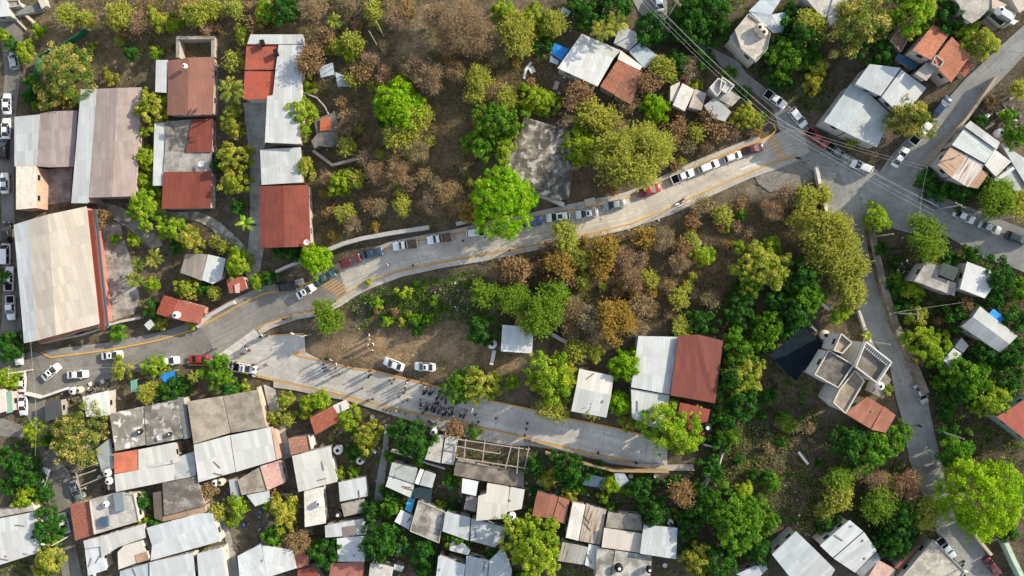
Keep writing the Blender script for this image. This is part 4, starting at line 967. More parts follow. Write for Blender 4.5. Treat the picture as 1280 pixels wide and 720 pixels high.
house('pale corner buildings with open courts at the end of the upper street', 3.8, (.52, .50, .46), [
    ('slab', (.40, .38, .34), '1190,-6 1246,-6 1237,10 1226,22 1215,29 1204,22 1199,6', 3.6, {'stain': .4}), ('slab', (.07, .07, .065), '1243,11 1262,23 1247,36 1231,22', 1.6, {'rim': .8, 'rimcol': (.45, .42, .38), 'stain': .6}), ('slab', (.50, .40, .33), '1240,-4 1258,6 1252,14 1240,10', 3.8, {'stain': .3}), ('sheet', (.44, .50, .54), '1252,8 1270,18 1266,26 1250,16', 3.4, {'stain': .1}), ('sheet', (.50, .54, .55), '1266,24 1274,26 1267,31 1262,28', 3.2, {'stain': .1}), ('slab', (.46, .42, .37), '1262,-6 1290,-6 1286,10 1274,16', 3.8, {'stain': .3})])  # near-black slab: shade of the open court put into its colour
# --- east side
h = house('house with a bright white roof and a dark green one', 4.0, (.44, .40, .35), [
    ('sheet', (.52, .54, .55), '1209,327 1238,338 1243,355 1231,373 1200,361', (4.6, 4.6, 4.4, 4.2, 4.4), {'stain': .05}), ('slab', (.40, .38, .35), '1158,327 1178,334 1172,346 1196,354 1193,370 1143,351', 3.4, {'stain': .5}), ('sheet', (.025, .045, .045), '1179,328 1200,336 1192,351 1173,343', 4.0, {})])
house('ridged blue-grey roof with a rusty corner and a blue tarp behind', 3.6, (.33, .30, .27), [
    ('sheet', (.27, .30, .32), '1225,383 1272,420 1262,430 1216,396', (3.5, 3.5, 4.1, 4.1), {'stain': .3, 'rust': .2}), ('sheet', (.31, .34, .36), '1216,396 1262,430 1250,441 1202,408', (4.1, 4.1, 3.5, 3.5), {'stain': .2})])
house('bright blue tarp hung behind the ridged blue-grey roof', 2.2, (.3, .3, .3), [('tarp', (.02, .25, .70), '1242,386 1256,397 1250,404 1236,392', 2.3, {'nowall': 1})], cat='awning', name='tarpaulin_shade')
house('thin light-grey sheet shelter running down beside the stone wall', 2.8, (.33, .28, .25), [('sheet', (.50, .52, .52), '1202,422 1211,432 1204,441 1193,434', 2.8, {'stain': .2}), ('sheet', (.52, .54, .54), '1192,435 1203,442 1193,463 1179,450', 2.7, {'stain': .15})], cat='shed', name='sheet_shed')
h = house('unfinished two-storey white concrete building with a lattice deck', 7.6, (.60, .58, .54), [
    ('slab', (.17, .165, .15), '1035,437 1067,456 1047,485 1017,468', 7.0, {'stain': .85, 'rim': .35, 'rimcol': (.62, .60, .56)}), ('slab', (.32, .26, .21), '1050,416 1064,428 1052,442 1040,438', 7.8, {'stain': .4, 'rim': .6, 'rimcol': (.6, .56, .5)}),
    ('slab', (.33, .27, .21), '1048,486 1068,462 1080,476 1056,517 1040,503', 6.6, {'stain': .5, 'rim': .45, 'rimcol': (.62, .58, .52)}), ('slab', (.22, .20, .175), '1079,426 1112,452 1094,479 1066,458', 7.2, {'stain': .6, 'rim': 1.1, 'rimcol': (.66, .65, .62)}),
    ('slab', (.30, .27, .23), '1094,480 1106,466 1114,474 1104,498 1090,492', 3.6, {'stain': .6})], cat='building', name='concrete_building')
h['tall'] = 1
for k in range(13): roof_box(h, 1081 + k * 2.35, 430 + k * 1.9, 7.75, 1.2, .16, .3, R(-130), m_plain('white_render', (.64, .62, .58), .9), 'lattice_bar')
house('terracotta sheet roof against the unfinished white building', 3.6, (.45, .38, .32), [('sheet', (.36, .155, .10), '1084,496 1104,508 1088,536 1057,517', (3.9, 3.9, 3.5, 3.5), {'stain': .5}), ('sheet', (.36, .155, .10), '1105,508 1120,519 1107,541 1089,537', (3.9, 3.6, 3.4, 3.5), {'stain': .4})])
h = house('black shade net stretched over a yard among dark trees', 3.0, (.2, .2, .2), [('tarp', (.010, .017, .024), '1005,408 1031,431 994,476 962,444', (3.0, 2.8, 2.8, 3.0), {'nowall': 1, 'part': 'shade_net'})], cat='shade net', name='shade_net')
house('red sheet roof with a long green wall at the frame edge', 3.8, (.25, .36, .33), [('sheet', (.30, .075, .05), '1246,521 1290,494 1290,556', 3.8, {'stain': .3})])
house('large ridged grey roof with pale sheets at the frame bottom', 4.2, (.44, .42, .40), [
    ('sheet', (.40, .45, .48), '995,664 1018,686 988,722 965,693', (3.9, 4.4, 4.4, 3.9), {'stain': .15}), ('sheet', (.38, .42, .44), '1018,686 1044,712 1030,735 988,722', (4.4, 3.9, 3.9, 4.4), {'stain': .25})])
house('pale two-tone sheet roof next to the pink wall', 4.2, (.52, .48, .44), [('sheet', (.48, .52, .54), '1062,650 1079,664 1041,697 1025,682', 4.2, {'stain': .15}), ('sheet', (.45, .48, .50), '1080,665 1096,688 1069,716 1042,698', (4.2, 3.8, 3.8, 4.2), {'stain': .2}), ('slab', PK, '1098,700 1120,712 1112,730 1080,730', 3.6, {'stain': .2}), ('sheet', (.20, .22, .23), '1070,716 1096,690 1101,698 1078,722', 3.7, {})])
house('square stained slab roof beside the parked pickup', 4.4, (.45, .40, .35), [('slab', (.42, .40, .35), '1166,674 1206,714 1190,740 1124,724', 4.4, {'stain': .45, 'patch': .4, 'rim': .25}), ('slab', (.25, .10, .07), '1144,684 1152,681 1124,712 1118,709', 3.4, {'stain': .3})])
house('small grey sheet roof half hidden under the big dark crown', 2.8, (.35, .34, .33), [('sheet', (.40, .44, .48), '953,703 960,711 944,726 920,718', 2.8, {'stain': .3})])
# --- middle
house('plain white square roof on the dirt lot', 3.0, (.45, .43, .40), [('sheet', (.52, .56, .57), '628,406 667,409 665,442 626,439', 3.1, {'stain': .05})])
house('pale square roof facing the plaza road', 3.4, (.44, .42, .40), [('sheet', (.54, .53, .50), '724,461 767,470 764,494 720,485', (3.6, 3.6, 3.8, 3.8), {'stain': .1}), ('sheet', (.50, .52, .52), '720,485 764,494 758,522 714,514', (3.8, 3.8, 3.1, 3.1), {'stain': .1})])  # upper half's warmer, lighter sheet colour has the sunlight painted in
house('wide pale roof stepping down towards the plaza road', 3.8, (.46, .45, .42), [('sheet', (.47, .50, .51), '798,420 848,421 837,493 789,484', (3.9, 3.9, 3.8, 3.8), {'stain': .2}), ('sheet', (.46, .49, .49), '789,486 837,494 832,520 828,536 806,532 790,522', 3.4, {'stain': .2})])
house('dark red roof beside the wide pale roof', 4.2, (.38, .20, .16), [('sheet', (.16, .045, .034), '848,420 872,418 904,426 894,504 838,494', (4.2, 4.3, 3.8, 3.8, 4.2), {'stain': .15}), ('sheet', (.26, .06, .042), '850,503 888,512 880,544 862,538 848,515', 3.4, {'stain': .15})])
# --- south-west blocks
house('bare concrete roof with a white patch and a satellite dish', 3.6, (.40, .37, .33), [('slab', (.30, .28, .25), '137,517 179,508 182,556 144,564', 3.6, {'stain': .5, 'patch': 1.0}), ('slab', (.24, .23, .21), '180,508 222,499 228,548 183,557', 3.7, {'stain': .7, 'patch': .6}), ('sheet', (.16, .18, .19), '222,497 229,496 238,547 230,549', 3.3, {})])
h = house('rust-streaked white roof with an orange painted corner', 3.6, (.42, .36, .32), [('slab', (.55, .17, .10), '142,567 172,562 172,588 143,592', 3.5, {'stain': .35}), ('sheet', (.50, .50, .48), '173,562 218,553 222,578 217,579 173,588', 3.6, {'rust': .25, 'stain': .1}), ('sheet', (.52, .52, .50), '143,593 217,580 218,600 145,615', (3.6, 3.6, 3.3, 3.3), {'rust': .12, 'stain': .1})])
house('small blue-grey roof in the gap beside the rust-streaked roof', 2.8, (.36, .35, .33), [('sheet', (.40, .43, .45), '217,579 223,571 243,564 245,595 219,600', 2.8, {'stain': .3})])
house('sunlit flat concrete roof above two white sheet roofs', 3.8, (.46, .34, .28), [('slab', (.37, .32, .26), '234,502 278,495 288,541 242,555', 3.8, {'stain': .4}), ('slab', (.30, .265, .22), '279,495 322,487 333,534 289,541', 3.8, {'stain': .5})])
house('twin white sheet roofs under the flat concrete roof', 3.8, (.52, .36, .30), [('sheet', (.52, .53, .52), '242,556 287,544 294,590 248,603', (4.0, 4.0, 3.5, 3.5), {'stain': .06}), ('sheet', (.52, .53, .52), '288,544 338,534 345,575 295,590', (4.0, 4.0, 3.5, 3.5), {'stain': .06}), ('slab', (.55, .38, .30), '339,535 344,536 352,572 346,575', 3.2, {'stain': .2})])
house('pink washed concrete roof above the overgrown court', 3.0, (.48, .38, .32), [('slab', (.56, .34, .29), '325,583 351,575 357,603 334,613', 3.1, {'stain': .3, 'patch': .5}), ('slab', (.33, .29, .24), '297,600 324,584 333,613 302,619', 2.9, {'stain': .5}), ('sheet', (.45, .48, .49), '308,619 336,613 338,626 319,633', 2.5, {'stain': .1}), ('sheet', (.36, .39, .41), '286,600 297,598 300,628 290,630', 2.4, {'stain': .3})])
house('square white sheet roof below the small tiled room', 3.8, (.50, .47, .44), [('sheet', (.52, .52, .50), '365,570 412,558 422,602 373,615', (4.0, 4.0, 3.6, 3.6), {'stain': .15}), ('tile', (.40, .20, .14), '360,548 385,544 389,562 364,569', 3.3, {}), ('slab', (.62, .58, .54), '385,544 388,544 392,560 389,562', 3.6, {'stain': .1})])
house('red tiled roof with a small white lean-to under the plaza wall', 3.2, (.45, .32, .26), [('tile', (.38, .12, .08), '387,523 416,507 425,526 394,544', (3.0, 3.4, 3.4, 3.0), {}), ('sheet', (.55, .56, .56), '416,507 431,500 437,510 422,517', 2.8, {'stain': .1})])
house('dark weathered slab roof with an ochre lower ledge', 3.2, (.36, .28, .22), [('slab', (.18, .165, .15), '203,604 245,596 256,632 205,645', 3.2, {'stain': .6, 'patch': .25}), ('slab', (.34, .24, .17), '204,646 256,633 258,640 204,652', 2.9, {'stain': .3}), ('slab', (.13, .10, .085), '191,616 202,614 204,652 193,648', 2.9, {'stain': .4})])
h = house('square pale concrete roof with a terracotta street canopy', 3.8, (.50, .46, .42), [('slab', (.46, .44, .42), '112,625 145,616 168,617 175,651 118,668', 3.8, {'stain': .4, 'rim': .25}), ('tile', (.34, .13, .09), '87,631 111,626 118,668 94,676', (3.0, 3.4, 3.4, 3.0), {})])
roof_box(h, 150, 627, 4.4, 1.9, 3.6, .9, R(8), m_sheet((.22, .27, .31)), 'stair_cover'); roof_box(h, 131, 652, 4.3, 1.4, 2.0, .7, R(5), m_plain('blue_box', (.05, .09, .14), .5), 'tank_box')
house('patchwork of pale sheet roofs by the lower street bend', 3.4, (.48, .46, .43), [
    ('sheet', (.48, .50, .51), '104,676 124,671 126,683 106,686', 3.5, {'stain': .2}), ('sheet', (.48, .49, .48), '124,671 180,655 182,672 148,684 127,697', (3.6, 3.6, 3.4, 3.4, 3.4), {'stain': .25}), ('sheet', (.50, .54, .58), '106,686 124,681 134,712 110,720', 3.1, {'stain': .1})])
house('sunlit white gable with a rusty patch between grey roofs', 3.8, (.60, .56, .50), [('sheet', (.55, .52, .48), '147,690 155,682 176,676 187,698 148,712', 3.9, {'stain': .06}), ('slab', (.40, .26, .18), '169,694 183,689 186,700 171,704', 4.05, {'stain': .4})])
house('long dappled grey sheet roof beside the shaded alley', 3.4, (.44, .42, .40), [('sheet', (.46, .50, .53), '183,660 205,654 248,642 266,642 268,652 190,682', (3.6,) * 6, {'stain': .2}), ('sheet', (.50, .54, .56), '190,682 268,652 277,676 188,701', (3.6, 3.6, 3.1, 3.1), {'stain': .25})])
house('pale grey sheet roofs cut by the frame bottom', 3.4, (.46, .44, .41), [('sheet', (.45, .48, .49), '187,703 241,691 245,730 187,730', 3.4, {'stain': .1}), ('sheet', (.47, .50, .51), '246,692 278,684 285,730 249,730', 3.4, {'stain': .15}), ('sheet', (.36, .42, .47), '150,714 186,704 186,730 150,730', 3.1, {'stain': .15})])
house('broad white roof filling the bottom corner by the street', 4.0, (.46, .44, .41), [('sheet', (.45, .48, .49), '-10,650 44,640 46,658 -10,668', (3.6, 3.6, 4.2, 4.2), {'stain': .2}), ('sheet', (.50, .51, .51), '-10,668 46,658 51,690 0,706 -10,710', (4.2, 4.2, 3.6, 3.6, 3.6), {'stain': .1}), ('slab', (.40, .38, .36), '-10,640 20,634 40,628 43,638 -10,648', 3.0, {'stain': .4})])
house('wide grey sheet roof under the tan tree', 3.4, (.46, .43, .40), [('sheet', (.52, .56, .58), '297,695 326,680 334,722 300,730', 3.4, {'stain': .3}), ('sheet', (.54, .57, .58), '327,681 366,688 371,710 334,722', 3.4, {'stain': .25}), ('tile', (.42, .16, .11), '367,690 382,688 386,706 371,711', 3.2, {}), ('tile', (.26, .07, .05), '372,713 392,708 404,730 372,730', 3.0, {})])
house('narrow white roof with a round tank by the alley', 3.4, (.48, .45, .42), [('slab', (.60, .58, .54), '380,612 403,609 407,654 381,659', 3.4, {'stain': .2})])
house('small pale roof over the dark court', 3.0, (.45, .43, .41), [('sheet', (.47, .50, .51), '423,603 457,596 460,620 425,627', 3.1, {'stain': .1}), ('slab', (.33, .31, .27), '426,630 456,623 455,640 430,646', 2.4, {'stain': .4})])
house('striped grey and rust roof beside the dark round tree', 3.2, (.42, .40, .37), [('sheet', (.46, .49, .51), '406,657 456,648 458,668 421,671 407,672', 3.1, {'stain': .2}), ('sheet', (.20, .17, .16), '428,659 446,656 446,671 429,672', 3.2, {'rust': .2}), ('sheet', (.52, .55, .56), '421,673 455,670 456,702 422,702', 3.3, {'stain': .2})])
house('terracotta roof at the frame bottom beside the striped roof', 3.2, (.42, .3, .25), [('sheet', (.33, .13, .10), '414,704 455,702 452,730 410,730', 3.2, {'stain': .25})])
house('low white roof with black stains at the frame bottom', 3.0, (.45, .43, .41), [('sheet', (.56, .57, .56), '463,704 492,709 488,730 460,730', 3.0, {'stain': .6}), ('sheet', (.50, .52, .52), '493,705 505,708 502,715 492,712', 2.8, {'stain': .3})])
house('grey panelled roof with a dark tarp above the walled court', 3.4, (.42, .41, .39), [('sheet', (.36, .40, .40), '490,578 522,586 518,605 486,594', 3.6, {'stain': .35}), ('sheet', (.46, .49, .49), '486,595 518,606 513,622 482,608', 3.4, {'stain': .2}), ('sheet', (.60, .62, .62), '525,586 530,588 523,606 518,604', 3.8, {'stain': .05}), ('sheet', (.42, .46, .48), '531,588 545,593 540,610 524,606', 3.4, {'stain': .25}), ('tarp', (.015, .035, .045), '516,610 541,608 538,628 514,620', 3.0, {'nowall': 1})])
house('bright blue plastic sheet beside the small white roof', 2.4, (.3, .3, .3), [('tarp', (.06, .36, .62), '511,622 519,624 514,641 506,637', 2.4, {'nowall': 1})], cat='awning', name='tarpaulin_shade')
house('small white sheet roof below the bright blue plastic', 2.8, (.42, .40, .38), [('sheet', (.58, .60, .62), '501,637 517,645 511,662 493,652', 2.8, {'stain': .05})], cat='shed', name='sheet_shed')
house('moss-blotched concrete roof above a dark court', 3.4, (.42, .40, .37), [('slab', (.42, .41, .38), '523,625 557,640 553,657 549,679 512,664', 3.4, {'stain': .75, 'rim': .12})])
house('large cream sheet roof with a tank opening near the skeleton house', 4.0, (.45, .42, .38), [('sheet', (.50, .49, .45), '609,604 637,609 633,648 595,651 598,620 608,617', 4.1, {'stain': .08}), ('sheet', (.54, .54, .52), '638,609 656,612 652,636 634,640', 4.1, {'stain': .06}), ('sheet', (.56, .60, .62), '578,598 598,602 595,620 577,616', 3.4, {'stain': .05}), ('sheet', (.30, .27, .25), '583,620 597,622 594,640 580,636', 2.6, {'stain': .3})])
house('grey sheet roof with an open corner under the round bush', 3.4, (.42, .40, .38), [('sheet', (.44, .48, .50), '557,640 588,647 586,676 553,664', 3.4, {'stain': .3}), ('sheet', (.40, .44, .46), '589,648 634,660 629,676 618,684 588,676', 3.5, {'stain': .3}), ('sheet', (.48, .50, .51), '563,680 572,672 588,688 585,694 562,688', 3.0, {'stain': .2})])
house('stepped blue-grey sheet roofs cut by the frame bottom', 3.4, (.42, .40, .38), [('sheet', (.46, .50, .54), '548,695 582,706 578,730 544,730', 3.4, {'stain': .15, 'rust': .1}), ('sheet', (.40, .45, .49), '583,695 611,700 608,730 580,730', 3.3, {'stain': .15}), ('sheet', (.47, .51, .54), '612,700 629,684 640,712 638,730 609,730', 3.2, {'stain': .15})])
house('brown rusted sheet roof beside the large cream roof', 3.4, (.38, .33, .28), [('sheet', (.30, .13, .09), '672,614 698,621 690,648 665,645', (3.5, 3.5, 3.2, 3.2), {'rust': .5}), ('sheet', (.36, .16, .11), '699,621 712,625 706,655 691,649', 3.4, {'rust': .4})])
house('rust-striped pale roof in the row of metal roofs', 3.6, (.42, .38, .34), [('sheet', (.58, .58, .54), '716,628 732,631 723,676 707,672', 3.6, {'rust': .2, 'stain': .3}), ('sheet', (.42, .39, .34), '733,631 758,637 750,681 724,676', 3.6, {'rust': .6, 'stain': .5}), ('sheet', (.36, .36, .34), '703,678 735,684 730,706 697,701', (3.4, 3.4, 3.1, 3.1), {'rust': .45, 'stain': .5}), ('sheet', (.52, .54, .55), '736,680 750,683 745,713 731,706', 3.4, {'stain': .1})])
house('cream roof below a bare slab at the end of the metal row', 3.6, (.45, .42, .38), [('slab', (.30, .28, .25), '760,641 801,643 803,664 757,659', 3.2, {'stain': .5}), ('sheet', (.52, .48, .43), '755,660 803,667 800,691 752,684', (3.7, 3.7, 3.5, 3.5), {'stain': .08}), ('slab', (.40, .39, .36), '746,685 768,688 762,730 744,730', 3.2, {'stain': .7}), ('slab', (.44, .44, .42), '769,688 815,695 812,730 763,730', 3.3, {'stain': .6})])
house('rust-speckled blue-grey roof beside the round green crown', 3.4, (.42, .40, .38), [('sheet', (.44, .48, .50), '805,656 847,660 845,699 800,692 803,668', 3.4, {'rust': .25, 'stain': .2})])
house('pale double roof under the plaza wall behind dark foliage', 3.0, (.42, .41, .38), [('slab', (.44, .42, .39), '541,544 555,544 551,579 531,574', 2.8, {'stain': .3}), ('slab', (.46, .45, .43), '557,544 573,547 567,581 552,579', 3.0, {'stain': .25})])
h = house('roofless skeleton house of bare concrete beams and rubble', 3.2, (.33, .31, .28), [('slab', (.25, .22, .19), '570,575 612,584 655,590 655,610 610,602 567,594', 2.4, {'stain': .7})], cat='skeleton house', name='skeleton_house', windows=False)
def beams(h, lines, hh, mat, th=.18):
    m = MB()
    for s in lines:
        (x0, y0), (x1, y1) = pts(s); z = h['ground'] + hh; a, b = at_z(x0, y0, z), at_z(x1, y1, z); c = (a + b) / 2; hh2 = hh + lines.index(s) * .004
        m.box((c.x - h.location.x, c.y - h.location.y, hh2), (b - a).length, th, th, math.atan2(b.y - a.y, b.x - a.x))
        for q in (a, b):
            zz = gz(q.x, q.y) - h['ground']; m.box((q.x - h.location.x, q.y - h.location.y, (zz + hh) / 2 - .2), th * .9, th * .9, hh - zz, .2)
    return m.build('beam_frame', mat, h)
beams(h, ['572,549 662,562', '568,557 605,564', '605,564 625,567', '570,572 662,586', '606,553 603,578', '582,551 580,572', '639,558 632,585', '649,559 646,592', '661,560 655,588'], 3.2, m_plain('pale_beam', (.30, .27, .235), .85))
h = house('open dark workshop of beams by the lower street', 2.6, (.25, .22, .2), [('slab', (.16, .15, .14), '134,590 143,590 145,612 136,613', 2.4, {'stain': .4})], cat='workshop', name='workshop', windows=False)
beams(h, ['90,590 131,576', '92,597 118,588', '100,608 134,594', '95,590 100,612', '131,576 136,612', '134,590 136,612'], 2.6, m_plain('grey_beam', (.30, .26, .22), .9), .2)
house('dark grey court cover by the lower street corner', 2.6, (.3, .28, .26), [('sheet', (.07, .075, .08), '56,503 76,499 78,521 57,527', 2.6, {})], cat='shed', name='sheet_shed')
house('square white sheet roof in the scrap yard', 3.0, (.4, .38, .36), [('sheet', (.62, .64, .64), '103,496 136,488 137,520 108,521', 3.0, {'stain': .3})])
house('pink and green painted kiosk roof on the side street', 3.0, (.5, .36, .33), [('slab', (.62, .52, .48), '-6,488 6,486 8,514 -6,518', 3.0, {'stain': .1}), ('sheet', (.25, .45, .38), '7,490 15,488 16,515 8,517', 2.6, {})], cat='kiosk', name='kiosk')
house('small blue tarp over a yard by the dark shrubs', 2.2, (.3, .3, .3), [('tarp', (.02, .20, .55), '199,469 218,463 219,472 207,480', (2.4, 2.4, 2.2, 2.2), {'nowall': 1})], cat='awning', name='tarpaulin_shade')
house('grey-green narrow sheet shelter beside the small blue tarp', 2.2, (.33, .3, .28), [('sheet', (.16, .36, .30), '163,476 171,474 172,490 164,490', 2.2, {'nowall': 1})], cat='shelter', name='sheet_shelter')
house('grey lane-side sheet roof under the yellow-buff tree', 2.8, (.36, .35, .33), [('sheet', (.30, .33, .35), '119,562 137,548 143,585 128,592', 2.8, {'stain': .3})])
house('shaded pale tarp roof below the plaza road end', 2.4, (.3, .3, .3), [('tarp', (.30, .34, .38), '768,592 780,591 787,602 776,609 770,604', 2.4, {'nowall': 1}), ('tarp', (.05, .09, .13), '733,592 758,598 762,612 728,606', 2.0, {'nowall': 1})], cat='awning', name='tarpaulin_shade')
house('octagonal pale slab table in the garden by the ridged roof', .9, (.35, .33, .3), [('slab', (.44, .42, .36), '1200,385 1208,383 1214,387 1213,395 1207,399 1200,396 1198,391', .9, {'stain': .3})], cat='slab', name='garden_slab', windows=False)
# --- things standing on or hanging off roofs
TK = [(219, 394, 3.6, .75, 'white', 'white tank on the red tiled roof above the lane'), (615, 430, .2, 1.0, 'white', 'white tank beside the plain white square roof'), (133, 592, 2.5, .75, 'white', 'white ring-topped tank, upper of two by the workshop'),
      (135, 602, 2.5, .75, 'white', 'white ring-topped tank, lower of two by the workshop'), (131, 631, 3.9, .6, 'white', 'small white tank on the roof with the terracotta canopy'), (211, 543, 3.8, .45, 'black', 'small black tank on the bare concrete roof'), (268, 604, .8, .8, 'white', 'open white tank beside a beige one in the court'),
      (275, 603, .8, .85, 'beige', 'beige tank paired with an open white one'), (422, 563, .3, .95, 'white', 'white tank beside the square white sheet roof'), (450, 576, .3, .85, 'white', 'white tank in the shaded court near the alley'), (542, 540, .3, .85, 'white', 'white tank tucked under the plaza wall'), (640, 646, 3.0, .75, 'white', 'white tank in the corner opening of the cream roof'),
      (774, 711, 3.4, .8, 'black', 'black tank on the stained slab at the frame bottom'), (812, 713, 3.3, .65, 'black', 'smaller black tank near the slab corner'), (838, 654, .4, .7, 'white', 'white ring-topped tank by the rust-speckled roof'), (1032, 419, 1.2, .95, 'beige', 'beige tank between the shade net and the white building'),
      (1101, 483, 3.7, .75, 'white', 'white tank on the low terrace of the white building'), (884, 535, 3.6, .9, 'black', 'black tank boxed on the lower red roof'), (398, 630, 3.5, .65, 'white', 'white tank on the narrow roof by the alley'), (950, 34, 4.4, .8, 'beige', 'beige rooftop tank, the first of a pair'), (955, 40, 4.4, .8, 'beige', 'beige rooftop tank nearer the stained slab edge'),
      (1252, 166, .4, .85, 'white', 'white tank in the yard behind the patchwork roof'), (422, 644, 1.6, .85, 'black', 'black tank in the dark court below the pale roof'), (230, 82, 4.4, .5, 'white', 'white globe tank on the brown-red ridged roof'), (90, 489, .3, .8, 'white', 'white ringed tank among the scrap yard barrels'), (98, 488, .3, .75, 'beige', 'beige barrel tank in the scrap yard'),
      (174, 540, 3.7, .55, 'black', 'black tank at the edge of the white roof patch'), (1252, 12, 3.9, .7, 'white', 'blue-white tank on the corner building')]
for q in TK: tank(*q)
def dish(px, py, h, label):
    p = at(px, py, h + .6); o = empty('satellite_dish', (p.x, p.y, gz(p.x, p.y) + h), 0, label, 'satellite dish'); m = MB(); m.cyl((0, 0), .05, .05, -.1, .5, 8); m.build('mast', STEEL, o)
    rings = [[(r * math.cos(2 * math.pi * i / 18), r * .9 * math.sin(2 * math.pi * i / 18), .5 + .35 * r * r + .25 * r * math.cos(2 * math.pi * i / 18) - d) for i in range(18)] for r, d in ((.02, .05), (.6, .04), (.65, 0), (.55, 0), (.02, .01))]
    m = MB(); m.loft(rings); m.build('reflector', TANKMAT['white'], o, True); m = MB(); m.tube([(.5, 0, .7), (.1, 0, 1.25)], .03, 5); m.box((.08, 0, 1.28), .12, .12, .16); m.build('feed_arm', STEEL, o)
dish(251, 205, 3.3, 'white satellite dish on the patched red and concrete roof'); dish(199, 547, 3.7, 'white satellite dish on the bare concrete roof'); dish(383, 303, 3.9, 'small white dish on the corner of the maroon roof')
# --- walls and stairs
cw = m_wall((.46, .44, .41)); stn = m_slab((.26, .22, .175), .6, .15); pale = m_wall((.60, .57, .53))
wall('parapet_wall', '405,314 430,304 452,298 490,291 536,284', 1.3, .8, cw, 'pale concrete parapet along the shaded concrete road'); wall('parapet_wall', '570,280 595,273', 1.3, .7, cw, 'short parapet before the vivid bright-green tree')
wall('retaining_wall', '668,241 686,247 705,256', 1.6, .8, pale, 'pale retaining wall under the abandoned slab'); wall('retaining_wall', '246,409 262,394 285,381 292,378', 1.4, .7, cw, 'concrete retaining wall below the red tiled house')
wall('retaining_wall', '344,340 356,334 376,326', 1.4, .5, cw, 'dark lane wall below the maroon gabled roof'); wall('low_wall', '133,407 150,402 175,397', 1.3, .5, cw, 'white yard wall below the concrete yard')
wall('low_wall', '52,429 75,424 100,419 131,409', 1.2, .35, m_wall((.5, .44, .38)), 'arcade wall along the warehouse end', posts=('wall_base', CONC, 2)); wall('boundary_wall', '391,188 415,206 440,200 455,196', 1.4, .6, m_wall((.34, .29, .24)), 'crumbling tan wall below the dark block hut')
wall('retaining_wall', '682,567 720,577 767,589 836,590', 2.2, .35, m_wall((.36, .27, .14)), 'ochre-topped retaining wall below the plaza road end'); wall('guard_rail', '664,551 701,562 740,572 770,578 830,581', 1.0, .12, STEEL, 'grey guard rail along the plaza road end', cat='railing', posts=('rail', STEEL, 2))
wall('retaining_wall', '1086,268 1092,300 1103,350 1120,405 1141,450 1158,492', 1.6, 1.3, stn, 'long stone retaining wall beside the lower street'); wall('boundary_wall', '1021,208 1027,238 1034,265 1042,296', 1.0, .6, pale, 'pale kerb wall where the lower street begins')
wall('boundary_wall', '1160,206 1182,178 1209,148 1231,118 1246,96', 1.4, .5, m_wall((.40, .33, .25)), 'tan yard wall along the upper street'); wall('boundary_wall', '1206,652 1222,672 1240,694', 1.2, .5, m_wall((.46, .40, .28)), 'ochre wall beside the vivid crown on the lower street')
wall('boundary_wall', '1258,678 1268,700 1280,724', 1.6, .8, m_wall((.40, .52, .42)), 'pale green wall at the frame corner'); wall('low_wall', '690,418 708,428', 1.2, .7, cw, 'short pale wall beside the yellow-olive trees', base=0); wall('boundary_wall', '618,438 616,448 614,456', 1.8, .7, pale, 'white gate wall beside the plain white roof')
wall('boundary_wall', '880,556 905,562 900,580 880,610', 1.4, .3, cw, 'thin shaded wall round the plaza road end yard'); wall('low_wall', '1074,388 1085,420 1096,440', .8, .5, cw, 'low pale kerb wall across from the stone retaining wall')
wall('boundary_wall', '488,564 510,570 536,580 556,586', 1.8, .3, cw, 'thin court wall above the grey panelled roof'); wall('boundary_wall', '30,492 50,497 82,486', 1.4, .45, pale, 'pale yard wall curving off the side street')
gn = m_plain('green_net', (.02, .16, .085), .8, 0, .3, 2.0)
wall('net_fence', '106,35 92,46 78,54 62,62 47,70 44,84 41,98 37,110 34,128', 1.8, .12, gn, 'green net fence with pale posts round the hillside yard', cat='fence', posts=('net', m_plain('pale_post', (.58, .55, .5), .8), 3))
def beam(name, label, cat, P, w, h, mat, z=.15):
    P = [at(x, y, z) for x, y in pts(P)]; c = P[0]; m = MB()
    for a, b in zip(P, P[1:]):
        n = max(1, int((b - a).length / 1.0)); q = [a.lerp(b, i / n) for i in range(n + 1)]; d = (b - a).normalized(); s_ = Vector((-d.y, d.x, 0)).normalized() * w / 2
        m.loft([[(p + s_ - Vector((0, 0, h / 2)))[:], (p - s_ - Vector((0, 0, h / 2)))[:], (p - s_ + Vector((0, 0, h / 2)))[:], (p + s_ + Vector((0, 0, h / 2)))[:]] for p in q])
    return tag(m.build(name, mat), label, cat)
pl, wd = m_plain('pale_timber', (.55, .47, .36), .85), m_plain('white_pipe', (.72, .72, .70), .5)
beam('timber_beam', 'pale timber beam lying below the corner walls', 'beam', '28,15 47,32', .5, .3, pl, .5); beam('timber_beam', 'thin pale pole across the path by the corner walls', 'beam', '20,24 33,37', .3, .2, pl, .3)
beam('drain_pipe', 'short white pipe lying in the shady hollow', 'pipe', '998,565 1010,580', .45, .3, wd); beam('metal_frame', 'white metal frame lying above the shade net', 'frame', '1004,399 1021,414', .4, .3, wd, .8); beam('metal_frame', 'white metal ladder frame under the olive crowns', 'frame', '1023,376 1042,392', .5, .25, wd, .8)
beam('plank', 'curved white gutter piece on the bare slope', 'plank', '664,78 657,88 655,99', .5, .3, wd); beam('plank', 'white board on the bare slope by debris', 'plank', '663,84 667,91', 1.0, .3, wd); beam('plank', 'pale door panel lying on the bare slope', 'plank', '693,112 697,102', .9, .2, pl)
beam('drain_pipe', 'curved black hose arching from the block hut', 'pipe', '380,116 396,122 406,133 412,145', .25, .2, m_plain('grey_hose', (.36, .34, .32), .6), 1.2); beam('plank', 'plank along the alley end by the narrow roof', 'plank', '352,618 366,618', .4, .2, pl, .8)
